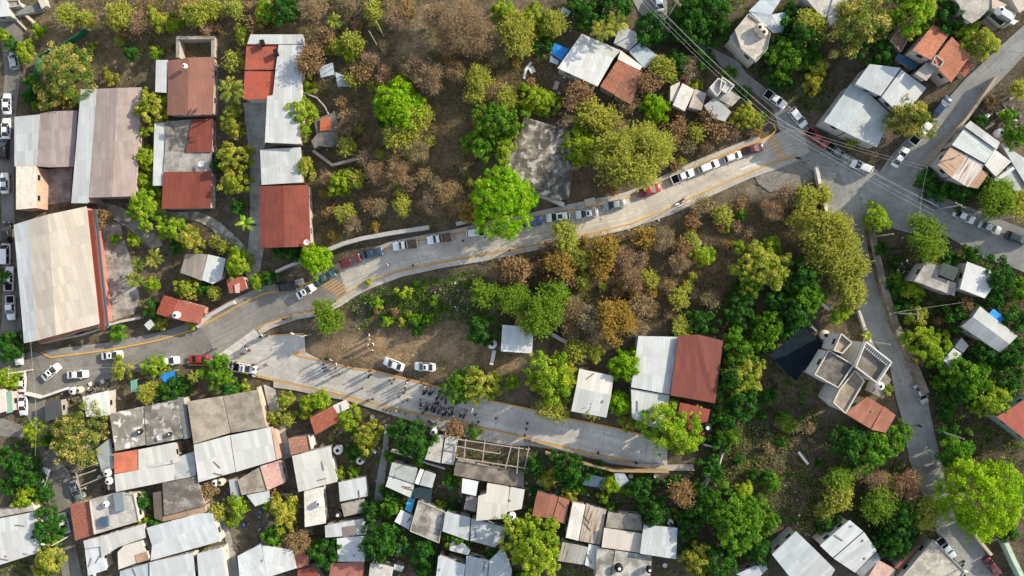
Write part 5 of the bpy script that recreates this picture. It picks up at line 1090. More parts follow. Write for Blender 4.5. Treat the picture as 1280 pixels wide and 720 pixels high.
beam('low_slab', 'ochre slab on the concrete road pavement bend', 'slab', '731,254 744,251', 1.4, .3, pl, .2); beam('low_slab', 'grey slab steps by the pavement bend', 'slab', '722,258 730,256', 1.3, .2, CONC, .2); beam('low_slab', 'pale slab beside the black car on the lane', 'slab', '369,354 380,351', 1.2, .2, CONC, .2)
beam('timber_beam', 'pale post lying in the yard behind the tan wall, lowest of three', 'beam', '1232,161 1243,154', .35, .25, pl); beam('timber_beam', 'pale post lying in the yard behind the tan wall, middle of three', 'beam', '1246,143 1258,136', .35, .25, pl); beam('timber_beam', 'pale post lying in the yard behind the tan wall, topmost of three', 'beam', '1262,124 1273,117', .35, .25, pl)
st = at(345, 515, 0); sr = empty('stairway', (st.x, st.y, st.z), 0, 'long grey concrete stairway down from the plaza', 'stairway')
A, B2 = pts('330,481 334,500 340,525 348,556 352,575'), pts('343,486 348,503 353,525 361,553 366,570'); a, b = resample(A, 31), resample(B2, 31)
m = MB(); sm = m_slab((.40, .39, .36), .45, .2)
for i in range(30):
    q = [at(*a[i]), at(*b[i]), at(*b[i + 1]), at(*a[i + 1])]; z = max(v.z for v in q) + .16 - .008 * (i % 3)
    m.prism([(v.x - st.x, v.y - st.y) for v in q], min(v.z for v in q) - .5 - st.z, z - st.z)
m.build('step_run', sm, sr)
wall('stair_wall', '322,484 327,500 333,527 336,536', 1.6, .5, m_wall((.52, .40, .33)), 'pinkish wall along the top of the stairway')
# ------------------------------------------------------------------ cars
QU = 'cars queued along the kerb of the concrete road'; SS = 'cars parked along the side street'; US_ = 'cars parked on the upper streets'
for a in [
    (9, 130, 90, 'sedan', 'white', 'white sedan parked level with the end of the brown and pale roof', SS), (8, 161, 90, 'sedan', 'white', 'white sedan between another white sedan and a black car', SS), (5, 186, 90, 'suv', 'black', 'black car parked directly below two white sedans', SS),
    (6, 229, 92, 'sedan', 'white', 'white sedan beside the narrow pink house', SS), (9, 291, 90, 'suv', 'black', 'black car tucked above the white van', SS), (8, 317, 90, 'van', 'white', 'white box van beside the warehouse', SS), (12, 348, 88, 'pickup', 'white', 'white pickup with dark bed partly under a street tree', SS),
    (14, 385, -87, 'pickup', 'white', 'white pickup with black bed beside the cream warehouse corner', SS), (24, 441, -88, 'stake', 'white', 'white rack truck half hidden by the corner tree', SS), (27, 477, 90, 'sedan', 'white', 'white car under the lime tree on the side street', SS), (29, 506, -88, 'sedan', 'white', 'white sedan parked by the pink and green kiosk', SS),
    (18, 76, 100, 'hatch', 'silver', 'pale hatchback peeking out beside the green net fence', SS), (54, 598, 70, 'sedan', 'white', 'white sedan parked among shrubs on the side street', SS), (80, 654, -75, 'sedan', 'white', 'white sedan beside the terracotta canopy', SS), (95, 612, -70, 'sedan', 'grey', 'dark grey sedan in front of the open workshop', SS),
    (64, 465, 40, 'sedan_sun', 'white', 'white car turning diagonally out at the street junction', None), (97, 468, 3, 'sedan', 'white', 'white sedan parked at the scrap yard front', None), (140, 444, 5, 'sedan_sun', 'white', 'white sedan with dark roof driving along the lower road', None), (211, 451, 5, 'sedan', 'white', 'white car half under the lime tree beside the red car', None),
    (248, 449, 182, 'sedan', 'red', 'bright red sedan at the plaza kerb', None), (279, 454, 175, 'suv', 'palegrey', 'grey suv between the red sedan and the police pickup', None), (306, 460, -8, 'police', 'white', 'white double-cab pickup with roof light bar on the plaza', None), (359, 358, 5, 'sedan', 'black', 'black car parked off the lane bend', None),
    (493, 455, 160, 'sedan', 'white', 'white sedan parked slanting on the dirt lot edge', None), (532, 458, 178, 'sedan_sun', 'white', 'white sedan with dark roof panel on the dirt lot', None),
    (383, 364, 30, 'sedan_sun', 'white', 'white sedan coming down at the zebra stripes', None), (408, 346, 28, 'sedan', 'teal', 'dark teal sedan first in the queue by the zebra stripes', QU), (439, 326, 22, 'suv', 'maroon', 'dark red suv behind the teal sedan', QU), (466, 316, 12, 'sedan', 'navy', 'dark blue sedan behind the dark red suv', QU),
    (507, 306, 188, 'stake', 'white', 'white stake-bed pickup nearer the dark blue sedan', QU), (550, 298, 189, 'stake', 'white', 'white stake-bed pickup nearer the white suv', QU), (598, 290, 8, 'suv', 'white', 'white suv stopped below the vivid bright-green tree', QU), (664, 277, 8, 'sedan', 'blue', 'bright blue car emerging from under the vivid tree', QU),
    (698, 271, 186, 'suv_sun', 'white', 'white suv with dark sunroof behind the bright blue car', QU), (734, 267, 188, 'sedan_sun', 'white', 'white sedan with black roof panel between suv and grey car', QU), (768, 256, 190, 'sedan', 'palegrey', 'grey-silver sedan on the concrete road bend', QU), (812, 238, 18, 'sedan', 'red', 'red sedan waiting on the sunlit concrete road', QU),
    (854, 220, 22, 'pickup', 'white', 'white pickup with black bed in the sunlit queue', QU), (886, 208, 22, 'suv', 'white', 'white suv third from the road top', QU), (916, 196, 20, 'hatch', 'white', 'white hatchback behind the maroon car', QU), (942, 186, 14, 'sedan', 'maroon', 'dark maroon sedan last before the top zebra stripes', QU),
    (970, 124, -36, 'pickup', 'white', 'white pickup with dark bed on the hill street', US_), (998, 147, -50, 'suv', 'white', 'white wagon beside the street pole and wires', US_), (1022, 173, -38, 'pickup', 'red', 'red pickup parked behind the white wagon', US_), (1047, 190, -38, 'pickup', 'grey', 'dark grey pickup parked behind the red pickup', US_),
    (1078, 208, 158, 'suv', 'white', 'white suv at the corner of the upper street', US_), (1126, 196, 58, 'sedan', 'white', 'white sedan standing out on the upper street', US_), (1152, 166, 50, 'pickup', 'white', 'white pickup with dark bed under the yellow-lit tree', US_), (1177, 133, 50, 'suv', 'navy', 'dark blue suv by the blue-grey roofs', US_),
    (1164, 250, -30, 'sedan', 'teal', 'teal sedan on the terrace street', US_), (1206, 270, -25, 'sedan', 'white', 'white sedan between teal and silver sedans', US_), (1238, 284, -22, 'sedan', 'silver', 'silver sedan on the terrace street', US_), (1273, 297, -18, 'suv', 'green', 'dark green suv at the frame edge', US_),
    (823, 1, 100, 'sedan', 'paleblue', 'pale blue-white car at the top end of the hill street', None), (1152, 492, -64, 'sedan', 'silver', 'silver sedan beside the end of the stone wall', None), (1241, 708, -50, 'sedan', 'maroon', 'dark red car parked at the bottom of the lower street', None), (1183, 685, -52, 'pickup', 'paleblue', 'pale pickup beside the square stained slab roof', None)]:
    o = car(*a)
    if a[0] > 840: o.scale = (.91, .91, .91)
# ------------------------------------------------------------------ motorcycles
MG = 'motorcycles parked in rows on the plaza'; bc = [(.02, .02, .022), (.25, .02, .02), (.03, .06, .2), (.62, .62, .62), (.02, .04, .08), (.45, .47, .5)]
for i, (x, y) in enumerate(pts('530,487 534,489 538,490 542,491 546,493 550,494 554,496 558,497')): bike(x + RND.uniform(-.9, .9), y + RND.uniform(-2.2, 2.2), 72 + RND.uniform(-22, 22), bc[(i * 5 + 1) % 6], 'motorcycle in the upper parking row on the plaza', 'upper row of parked motorcycles')
for i, (x, y) in enumerate(pts('526,505 530,507 534,508 538,509 542,510 546,511 550,512 554,514 558,515 562,516 566,516')): bike(x + RND.uniform(-.9, .9), y + RND.uniform(-2.0, 2.0), 72 + RND.uniform(-22, 22), bc[(i * 7 + 2) % 6], 'motorcycle in the lower parking row on the plaza', 'lower row of parked motorcycles')
bike(578, 516, 60, bc[3], 'motorcycle of the pair standing apart from the parking rows', 'pair of motorcycles'); bike(582, 518, 60, bc[2], 'motorcycle of the pair standing apart from the parking rows', 'pair of motorcycles')
bike(541, 528, -20, bc[2], 'dark blue motorcycle on the plaza pavement below the rows'); bike(359, 398, 10, bc[2], 'lone motorcycle on the kerb pavement near the zebra stripes'); bike(316, 469, -20, bc[5], 'grey motorcycle behind the white double-cab pickup'); bike(413, 449, -15, bc[5], 'grey motorcycle among people at the plaza edge')
bike(1203, 706, 60, bc[4], 'black motorcycle by the stained slab roof'); bike(853, 250, 40, bc[4], 'dark motorcycle by the street lamp on the concrete road')
# ------------------------------------------------------------------ people
BK, WH, RE, BL, GY, GN, JE = (.015, .015, .018), (.7, .7, .68), (.35, .03, .03), (.04, .1, .3), (.12, .12, .13), (.05, .22, .10), (.03, .04, .07)
PP = {'BK': 'dark', 'WH': 'white', 'RE': 'red', 'BL': 'blue', 'GY': 'grey', 'GN': 'green'}
def crowd(where, group, spec):
    for q in spec.split():
        a = q.split(','); col = a[2]; pose = {'s': 'stand', 'w': 'walk', 't': 'talk', 'x': 'sit'}[a[3] if len(a) > 3 else 's']; n = {'stand': 'standing', 'walk': 'walking', 'talk': 'standing talking', 'sit': 'sitting'}[pose]
        person(float(a[0]), float(a[1]), pose, globals()[col], JE if col != 'GY' else BK, f'person in a {PP[col]} shirt {n} {where}', group)
crowd('alone near the red sedan on the plaza', None, '268,436,GN,w')
crowd('in the trio at the plaza mouth', 'trio at the plaza mouth', '308,433,BK 309,436,WH,t 312,438,BK 303,442,BK,w')
crowd('by the low kerb at the plaza mouth', 'people by the low kerb', '326,421,BK 328,419,WH 333,420,BK,t 336,418,GY')
crowd('beside the white double-cab pickup', 'people round the pickup', '317,456,BK 318,461,BK,t 317,458,WH 295,453,BK')
crowd('alone out on the plaza facing the pickup', None, '332,456,RE,w')
crowd('in the gathering at the plaza edge kerb', 'gathering at the plaza edge', '405,456,BK 407,459,BK,t 404,460,BK 406,464,BK 411,463,BK,t 418,453,BK 421,455,WH 420,460,BK,t 402,449,BK 433,457,BK 443,458,BK 417,470,RE 422,469,GY,w')
crowd('in the huddle below two sedans', 'huddle below the two sedans', '463,463,BK 459,465,WH 463,468,BK,t 461,471,BK 466,468,GY,t')
crowd('between the huddle and the motorcycles', 'group before the motorcycles', '487,475,BK 493,474,BK,t 490,479,BK 511,475,BK 527,478,BK')
crowd('walking in line beside the dark wet patch', 'line beside the wet patch', '508,478,WH,w 507,482,WH,w 507,486,BK,w 505,491,BK,w 501,493,WH 499,496,BK')
crowd('on the open plaza above the motorcycle rows', 'pair on the open plaza', '510,500,BK,w 504,502,GY 453,485,GY')
crowd('leaning along the plaza pavement rail', 'people along the pavement', '460,500,BK 466,499,BK,t 480,511,GY 484,512,BK 489,513,BK,t 495,514,WH 500,514,BK 507,517,BK 522,521,BL,t 524,526,GY 529,528,BK 552,525,BK 529,516,BK')
crowd('sitting on the motorcycle rows', 'riders among the motorcycles', '530,484,WH,x 548,504,BK,x 536,503,WH 553,511,RE 561,513,WH 540,514,WH,x 527,509,WH')
crowd('by the white post on the plaza', 'pair by the white post', '594,518,BK 598,527,BK')
crowd('crossing below the big lime crown', 'people crossing the lower plaza', '659,529,BK,w 658,536,BK,w 656,544,BK 620,523,GY')
crowd('beside the skeleton house', 'people by the skeleton house', '656,550,BK 659,550,BL,t 662,551,BK 670,553,BL 656,560,BK')
crowd('alone on the lower plaza near the road end', None, '748,566,BK,w')
crowd('at the end of the kerb by the guard rail', None, '795,578,BK')
crowd('on the dirt path above the plaza kerb', 'white clad group on the dirt path', '461,419,WH,x 462,424,WH 460,431,WH,t 456,435,RE 467,430,WH 465,438,WH,x')
crowd('on the kerb pavement below the white suv', None, '637,313,BK'); crowd('beside the white suv in the queue', None, '579,301,BK'); crowd('crossing the concrete road by the dark blue sedan', None, '485,331,WH,w'); crowd('on the empty kerb pavement', None, '516,332,GY')
crowd('on the lower street below the silver sedan', None, '1149,532,BK,w')
# ------------------------------------------------------------------ poles and wires
pole(833, 25, 10, 'grey street pole leaning over the top of the hill street', 2, R(45)); pole(966, 148, 9, 'dark pole with crossarm beside the white wagon', 1, R(50)); pole(1160, 207, 9, 'pale pole at the upper street corner', 1, R(120)); pole(1090, 296, 8, 'pale pole beside the lime-yellow tree', 0, 0, r=.16)
pole(1232, 276, 8, 'pale pole behind the silver sedan', 0, 0); pole(1117, 391, 9, 'street pole at the stone wall carrying a wire', 1, 0); pole(1090, 427, 7, 'short pale pole across the lower street', 0, 0); pole(1170, 537, 9, 'pale pole lying long over the shrubs by the lower street', 0, 0)
pole(472, 58, 9, 'bare pale pole on the scrub slope, taller in view', 0, 0, r=.11); pole(480, 46, 9, 'bare pale pole on the scrub slope nearer the white-flecked tree', 0, 0, r=.11); pole(388, 418, 7, 'white lamp post at the dirt lot corner', 0, R(160), True, name='street_lamp', cat='street lamp')
pole(592, 508, 7, 'slim white post standing on the plaza', 0, 0, mat=TANKMAT['white'], r=.09, name='signal_post', cat='post'); pole(846, 257, 8, 'dark street lamp on the concrete road kerb', 0, R(200), True, mat=DARK, r=.09, name='street_lamp', cat='street lamp')
pole(1003, 204, 3.5, 'dark sign post at the gravel apron tip', 0, 0, mat=DARK, r=.07, name='sign_post', cat='post'); pole(90, 668, 7, 'street lamp reaching over the white sedan by the canopy', 0, R(170), True, name='street_lamp', cat='street lamp'); pole(41, 462, 8, 'pole at the side street junction', 1, 0)
pole(1186, 700, 8, 'pole by the pale pickup on the lower street', 0, R(150), True, name='street_lamp', cat='street lamp'); pole(1170, 262, 8, 'pole on the terrace street corner', 1, R(60))
Aw, Bw, Cw, Dw = at(833, 25, 9.6), at(966, 148, 8.8), at(1170, 262, 8), at(1160, 207, 8.6)
for k, (o1, z1) in enumerate(((-.9, 0), (-.3, 0), (.5, 0), (.9, -.7))):
    d = Vector((.7 * o1, .7 * o1, z1)); wire(Aw + d, Bw + d, .8, 'overhead wire strung down the hill street', 'wires over the hill street'); wire(Bw + d, Cw + d * 1.2, .8, 'overhead wire crossing the street junction', 'wires over the junction')
    if k < 2: wire(Bw + d, Dw + d, 1.0, 'overhead wire from the junction to the corner pole', 'wires to the corner pole')
    wire(Aw + d, at(745, -70, 9) + d, .5, 'overhead wire leaving over the hill street top', 'wires leaving the hill street')
for a, b, l in ((at(1117, 391, 8.6), at(1205, 378, 4.6), 'thin wire from the stone wall pole to the white roof'), (at(41, 462, 7.6), at(44, 570, 7), 'overhead wire along the side street'), (at(41, 462, 7.4), at(20, 300, 7), 'overhead wire past the warehouse front'), (at(1160, 207, 8.4), at(1150, 275, 6), 'wire dropping across the terrace street'), (at(41, 462, 7.2), at(205, 458, 6), 'wire along the lower road edge')):
    wire(a, b, .6, l, None, .014)

# ------------------------------------------------------------------ clutter of the south yards
def free(px, py): return not any(inside(px + a, py + b, e) for e in EXCL for a, b in ((0, 0), (4, 0), (-4, 0), (0, 4), (0, -4)))
def make_barrel(col):
    o = empty('barrel', (0, 0, 0)); m = MB(); m.lathe((0, 0, 0), [(.27, 0), (.30, .05), (.31, .28), (.30, .32), (.31, .36), (.31, .6), (.30, .64), (.31, .68), (.29, .88)], 14); m.build('drum', col, o, True)
    m = MB(); m.lathe((0, 0, 0), [(.27, .84), (.27, .87), (.05, .875)], 14); m.build('lid', DARK, o); return o
def make_tub(col):
    o = empty('wash_tub', (0, 0, 0)); m = MB(); m.lathe((0, 0, 0), [(.34, 0), (.44, .3), (.47, .31), (.47, .33), (.42, .33), (.33, .06), (.02, .05)], 16); m.build('basin', col, o, True); return o
def make_tyre():
    o = empty('old_tyre', (0, 0, 0)); m = MB(); m.lathe((0, 0, 0), [(.2, .02), (.33, 0), (.37, .1), (.33, .2), (.2, .18)], 16); m.build('carcass', RUBBER, o, True); return o
def make_laundry(col):
    o = empty('washing_line', (0, 0, 0)); p = MB()
    for x in (-1.6, 1.6): p.cyl((x, 0), .04, .04, -.6, 2.0, 8)
    p.tube([(-1.6, 0, 1.95), (0, 0, 1.85), (1.6, 0, 1.95)], .012, 4); p.build('post_frame', WOOD, o)
    for k in range(4):
        x = -1.2 + k * .78; m = MB(); m.loft([[(x + u * .6 - .3, .05 * math.sin(u * 9 + k + z), z) for u in (0, .25, .5, .75, 1)] + [(x + u * .6 - .3, .05 * math.sin(u * 9 + k + z) + .03, z) for u in (1, .75, .5, .25, 0)] for z in (1.88, 1.5, 1.0 - .15 * (k % 2))]); m.build('garment', col[k % len(col)], o)
    return o
def make_plank():
    o = empty('plank_stack', (0, 0, 0))
    for k in range(3): m = MB(); m.box((.05 * k, .22 * k - .2, .05), 2.2, .2, .06, .06 * k); m.build('board', WOOD, o)
    return o
kinds = [(make_barrel(m_plain('blue_plastic', (.03, .10, .30), .5)), 'blue barrel standing in the clutter between the south roofs', 'barrel'), (make_barrel(m_plain('rusty_drum', (.20, .09, .05), .8)), 'rusty barrel standing in the clutter between the south roofs', 'barrel'), (make_tub(m_plain('green_plastic', (.05, .30, .22), .5)), 'green wash tub in the clutter between the south roofs', 'tub'),
         (make_tub(TANKMAT['white']), 'white wash tub in the clutter between the south roofs', 'tub'), (make_tyre(), 'old tyre lying in the clutter between the south roofs', 'tyre'), (make_laundry([m_plain('white_cloth', (.6, .6, .58), .9), m_plain('blue_cloth', (.08, .16, .35), .9), m_plain('red_cloth', (.4, .07, .06), .9), m_plain('yellow_cloth', (.5, .4, .1), .9)]), 'washing line hung with clothes between the south roofs', 'washing line'), (make_plank(), 'loose weathered boards in the clutter between the south roofs', 'boards')]
cnt = [0] * len(kinds); spots = []; tries = 0
while len(spots) < 74 and tries < 6000:
    tries += 1; x, y = (RND.uniform(80, 480), RND.uniform(470, 715)) if RND.random() < .6 else (RND.uniform(480, 860), RND.uniform(570, 715))
    if not free(x, y) or any(math.hypot(x - a, y - b) < 5 for a, b in spots): continue
    spots.append((x, y)); k = RND.choice((0, 0, 1, 2, 3, 3, 4, 4, 5, 6, 6)); o = kinds[k][0] if cnt[k] == 0 else dup(kinds[k][0]); cnt[k] += 1
    p = at(x, y, .3); p.z = gz(p.x, p.y) - .04; o.location = p; settle(o, p.x, p.y, RND.uniform(0, 6.28)); tag(o, kinds[k][1], kinds[k][2], kinds[k][2] + ' clutter in the south yards')
# ------------------------------------------------------------------ trees: photo x, y, crown radius in photo pixels
T = '''
lime 30,62,12 lime 48,38,8 olive 85,18,15 olive 106,26,12 olive 150,20,19 yellow 206,28,11 bare 176,28,16 yellow 196,24,14 tan 235,10,13 mango 82,88,33 mango 62,116,18 yellow 87,123,13 lime 45,131,7 yellow 137,96,9 lime 195,66,8 dark 163,66,10 lime 115,57,5 green 40,102,9 dark 36,122,9 lime 4,44,9 dark 14,56,9
yellow 190,135,22 banana 178,164,9 lime 184,199,18 lime 182,226,14 lime 181,258,24
lime 215,30,10 olive 246,16,17 olive 264,10,14 olive 292,13,12 lime 330,15,13 dark 352,12,17 bare 390,10,15 palm 416,25,11 yellow 304,43,11 olive 292,76,13 palm 287,111,20 tan 388,74,18 lime 376,142,18 olive 377,167,10 lime 387,106,8 yellow 289,140,11 yellow 292,160,12 yellow 291,196,18 yellow 292,226,17 dark 273,203,11 dark 298,258,10 banana 305,278,12 yellow 379,208,12
lime 216,287,16 yellow 236,298,16 dark 222,306,12 lime 297,327,17 bright 394,325,18 olive 270,302,8 olive 279,308,8 dark 350,316,9 dark 366,316,9 yellow 233,362,14 dark 253,360,11 olive 268,366,9 lime 320,352,9 dark 336,347,9 palm 190,322,15 palm 170,331,11 palm 166,350,13 lime 190,356,10 tan 125,270,12 lime 166,300,10 lime 143,299,6
green 146,417,10 dark 190,388,11 yellow 200,406,9 yellow 240,406,8 yellow 150,461,13 lime 192,459,14 dark 212,490,16 dark 228,482,12 olive 185,490,14 palm 241,470,10 green 268,466,18 lime 282,472,10 dark 287,488,13 lime 306,483,6
dark 8,435,18 lime 9,474,14 dark 4,346,9 mango 96,545,34 lime 42,542,14 dark 62,550,9 dark 30,590,19 dark 10,572,14 lime 31,624,15 dark 55,616,13 dark 10,606,12 dark 58,661,22 yellow 60,696,19 yellow 50,716,10
dark 178,628,12 yellow 177,650,9 dark 195,655,11 tan 260,614,11 olive 274,640,11 lime 255,660,9 lime 264,673,9 lime 298,634,13 lime 289,652,8 yellow 355,640,20 green 340,672,14 lime 335,628,9 tan 372,678,16 dark 407,692,20 tan 346,616,8 lime 258,692,6 yellow 278,690,6
yellow 356,500,10 yellow 343,522,9 olive 360,523,9 lime 385,505,12 lime 400,501,12 lime 380,517,8 lime 434,523,14 yellow 459,546,17 green 452,562,12 dark 516,550,25 dark 440,566,9 lime 424,592,7 lime 442,590,7 dark 500,535,10
dark 490,615,12 green 489,632,14 dark 465,640,14 dark 477,679,26 green 571,675,14 dark 530,690,18 dark 533,712,14 lime 577,601,6 lime 551,632,6 lime 667,686,37 yellow 685,600,11 yellow 712,617,10 dark 712,588,21 dark 669,582,12 lime 765,605,12 lime 755,622,7
green 575,484,21 yellow 600,482,20 lime 640,478,10 lime 690,474,29 yellow 706,466,16 olive 690,512,17 tan 700,514,9 olive 737,511,13 bright 775,504,13 yellow 793,501,8 yellow 784,531,10 lime 840,536,31 lime 862,548,15 yellow 836,504,12 bright 785,457,19 olive 720,438,13 yellow 742,441,11 tan 569,536,12 green 591,540,9
feather 405,387,15 feather 412,402,16 bright 497,130,28 dark 484,146,14 olive 500,168,19 olive 520,150,17 bare 520,188,15 bare 435,150,13 green 622,150,25 green 601,180,19 lime 633,186,16 lime 640,165,12 bright 628,254,38 lime 427,228,15 olive 446,224,11 bare 470,215,14 bare 500,215,16 bare 545,228,9 bare 560,242,16 bare 458,198,12
olive 436,265,10 tan 460,256,9 olive 505,258,11 bare 541,256,14 bare 495,22,15 olive 470,12,13 bare 580,30,34 bare 562,48,20 bare 604,46,20 bare 545,20,18 olive 645,42,24 lime 630,16,14 lime 668,20,15 olive 692,30,16 dark 680,56,11 lime 680,40,12 olive 440,52,13 lime 436,66,10 bare 522,82,18 bare 540,98,20 bare 572,90,14 olive 598,97,16 bare 622,72,14 bare 480,95,12 tan 455,90,12 olive 440,100,10 bare 462,74,11 tan 405,46,12
olive 634,122,14 lime 668,122,16 lime 684,128,14 olive 742,146,20 tan 722,121,18 olive 790,197,42 olive 815,180,24 lime 730,186,21 lime 724,172,14 olive 762,152,16 bare 785,130,12 bright 821,134,16 olive 830,86,16 tan 812,102,15 bare 770,160,14
dark 768,12,20 palm 755,36,17 palm 772,26,16 dark 740,16,18 dark 816,36,19 dark 718,8,12 dark 846,80,14 bare 863,84,13 pink 855,96,7 dark 881,74,12 green 910,92,9 dark 930,116,9 lime 870,106,7 yellow 932,146,14 olive 944,150,10 dark 951,148,8 tan 900,162,13 tan 885,148,12 olive 870,166,11 tan 850,160,12 bare 915,166,10 bare 838,175,12 bare 860,182,10
dark 866,20,24 dark 891,10,22 dark 896,36,14 dark 850,38,13 dark 875,45,14 green 985,68,25 dark 1005,45,24 olive 1012,32,20 yellow 1021,84,13 yellow 1018,103,11 dark 975,95,14 dark 990,20,14 mango 1078,28,31 dark 1100,66,17 lime 1150,10,26 green 1130,8,16 dark 1192,18,19 yellow 1231,52,17 lime 1208,42,14
mango 1141,145,23 yellow 1078,148,9 pink 1082,162,9 yellow 1068,175,9 green 1272,170,13 feather 1247,245,22 olive 1271,254,16 dark 1161,224,13 dark 1178,238,12 dark 1205,240,14 olive 1274,112,10 green 1262,144,8 tan 1240,128,8 dark 1225,150,7 dark 1222,225,14 lime 1098,273,15 feather 1160,297,24 yellow 1168,310,13 dark 1186,321,9 dark 1214,317,10 dark 1250,343,17 green 1120,350,9 lime 1143,362,11
lime 1052,392,11 banana 1085,419,7 yellow 1147,396,12 lime 1162,431,22 green 1170,442,14 dark 1196,396,13 dark 1232,446,15 green 1215,474,24 dark 1200,492,16 lime 1242,500,22 dark 1268,440,16 dark 1246,374,10 dark 1272,400,13 dark 1265,470,16
palm 1111,488,8 dark 1064,556,20 green 1086,566,20 green 1104,560,18 green 1122,546,16 dark 1186,540,12 green 1196,560,20 dark 1184,512,10 bare 1192,582,14 feather 1050,600,16 olive 1048,622,17 bare 1097,600,16 bare 1134,606,19 feather 1100,632,22 dark 1128,650,25 olive 1154,640,20 dark 1120,680,21 olive 1110,612,16 bright 1234,626,45 dark 1265,666,9 dark 1252,668,8
feather 985,530,10 dark 862,400,10 dark 880,404,15 olive 852,412,14 dark 930,368,15 dark 926,394,15 green 962,412,19 dark 985,416,13 green 926,436,18 green 956,426,13 yellow 932,470,21 dark 914,470,18 lime 925,452,12 dark 930,506,18 dark 905,524,15 green 912,545,12 dark 900,552,11 dark 895,490,13 dark 958,496,10
lime 880,320,12 yellow 954,336,28 lime 966,306,12 green 940,352,16 lime 922,308,7 lime 910,284,6 green 927,268,6 olive 1036,290,28 olive 1058,326,26 olive 1026,320,20 gold 1040,306,18 olive 1062,360,20 dark 1001,344,23 green 1012,372,22 dark 995,392,20 dark 974,376,15 olive 1008,250,16 olive 1026,244,12 bare 985,242,13 bare 965,262,14 olive 1000,275,14
olive 810,348,11 olive 706,295,17 gold 700,330,18 olive 726,322,14 gold 755,312,18 gold 752,335,15 feather 692,368,18 feather 608,368,18 feather 642,374,21 feather 680,392,26 olive 662,402,16 dark 605,412,18 bare 632,344,11 tan 646,336,17 bare 620,340,11 gold 771,403,25 bare 740,400,18 bare 715,388,15 bare 800,382,13 bare 816,386,10 bare 792,352,14 bare 780,322,14 bare 830,300,14 bare 850,330,14 bare 712,410,12 olive 760,390,11
green 920,652,33 green 935,640,20 green 926,680,16 lime 930,616,11 green 960,652,14 dark 882,640,19 yellow 873,700,17 dark 900,706,19 dark 860,662,14 dark 950,690,16 tan 853,617,16 lime 850,646,7 dark 817,640,18 dark 801,612,14 dark 878,618,14 green 965,606,10 lime 875,635,8 dark 890,585,13 dark 842,604,10
dark 1035,655,12 olive 1030,640,10 lime 471,379,7 lime 483,402,6 lime 505,366,8 green 520,399,7 dark 521,414,7 green 534,402,6 lime 460,353,4 yellow 502,403,6
'''
SKIP = set()
for q in T.split('\n'):
    w = q.split()
    for sp_, xy in zip(w[::2], w[1::2]):
        x, y, r = (float(v) for v in xy.split(',')); tree(x, y, r * 1.04, sp_)
# leafless scrub filling the slopes, one thing each
def scrub(label, group, poly, n, kinds, r0, r1, gap):
    P = pts(poly); x0, x1 = min(p[0] for p in P), max(p[0] for p in P); y0, y1 = min(p[1] for p in P), max(p[1] for p in P); k = 0; tries = 0; mine = []
    while k < n and tries < 4000:
        tries += 1; x, y = RND.uniform(x0, x1), RND.uniform(y0, y1)
        if not inside(x, y, P) or any(inside(x, y, e) for e in EXCL): continue
        r = RND.uniform(r0, r1)
        if any(math.hypot(x - a, y - b) < gap + r for a, b, _ in mine) or any(math.hypot(x - t[1], y - t[2]) < t[3] * .8 for t in TREES): continue
        sp_ = RND.choice(kinds.split()); mine.append((x, y, r)); tree(x, y, r, sp_, group=group, label=label.format({'bare': 'leafless brown', 'tan': 'dry tan', 'olive': 'thin olive', 'gold': 'golden-brown', 'dark': 'dark green', 'green': 'green', 'lime': 'lime-green'}[sp_])); k += 1
scrub('{} scrub bush on the slope north of the shaded concrete road', 'scrub north of the concrete road', '400,100 640,60 690,90 650,140 590,200 600,268 540,280 450,296 400,300 400,210 430,180', 36, 'bare bare tan olive olive gold', 5, 13, 2)
scrub('{} scrub bush on the sunlit slope above the queued cars', 'scrub above the queued cars', '730,240 840,120 960,160 870,195 800,232', 18, 'bare tan bare olive', 5, 10, 1)
scrub('{} scrub bush on the brown hill between the two roads', 'scrub between the two roads', '600,330 700,305 780,295 900,245 1000,250 985,300 900,350 880,395 790,410 640,340', 40, 'bare bare tan gold olive', 5, 14, 2)
scrub('{} scrub bush on the top slope by the frame edge', 'scrub along the top slope', '100,0 520,0 500,60 400,70 385,40 210,40 160,60 110,45', 20, 'bare tan olive olive', 6, 12, 1)
scrub('{} shrub in the shady hollow under the white building', 'shrubs in the shady hollow', '890,560 960,500 1000,500 1060,590 1040,660 960,620 900,610', 12, 'dark bare bare green tan', 4, 8, 2)
scrub('{} weed bush on the rubbly slope above the dirt lot', 'weeds above the dirt lot', '440,375 480,355 590,335 600,390 540,410 450,410', 8, 'green lime tan green', 3, 5, 3)
scrub('{} shrub between the houses of the east slope', 'shrubs of the east slope', '1090,300 1140,330 1150,370 1200,380 1280,350 1280,500 1180,500 1140,430', 22, 'dark green dark tan', 5, 10, 2)
scrub('{} shrub in the gaps of the south roofs', 'shrubs in the south gaps', '400,520 560,560 860,600 880,720 560,720 480,600', 20, 'dark green dark', 5, 9, 1)
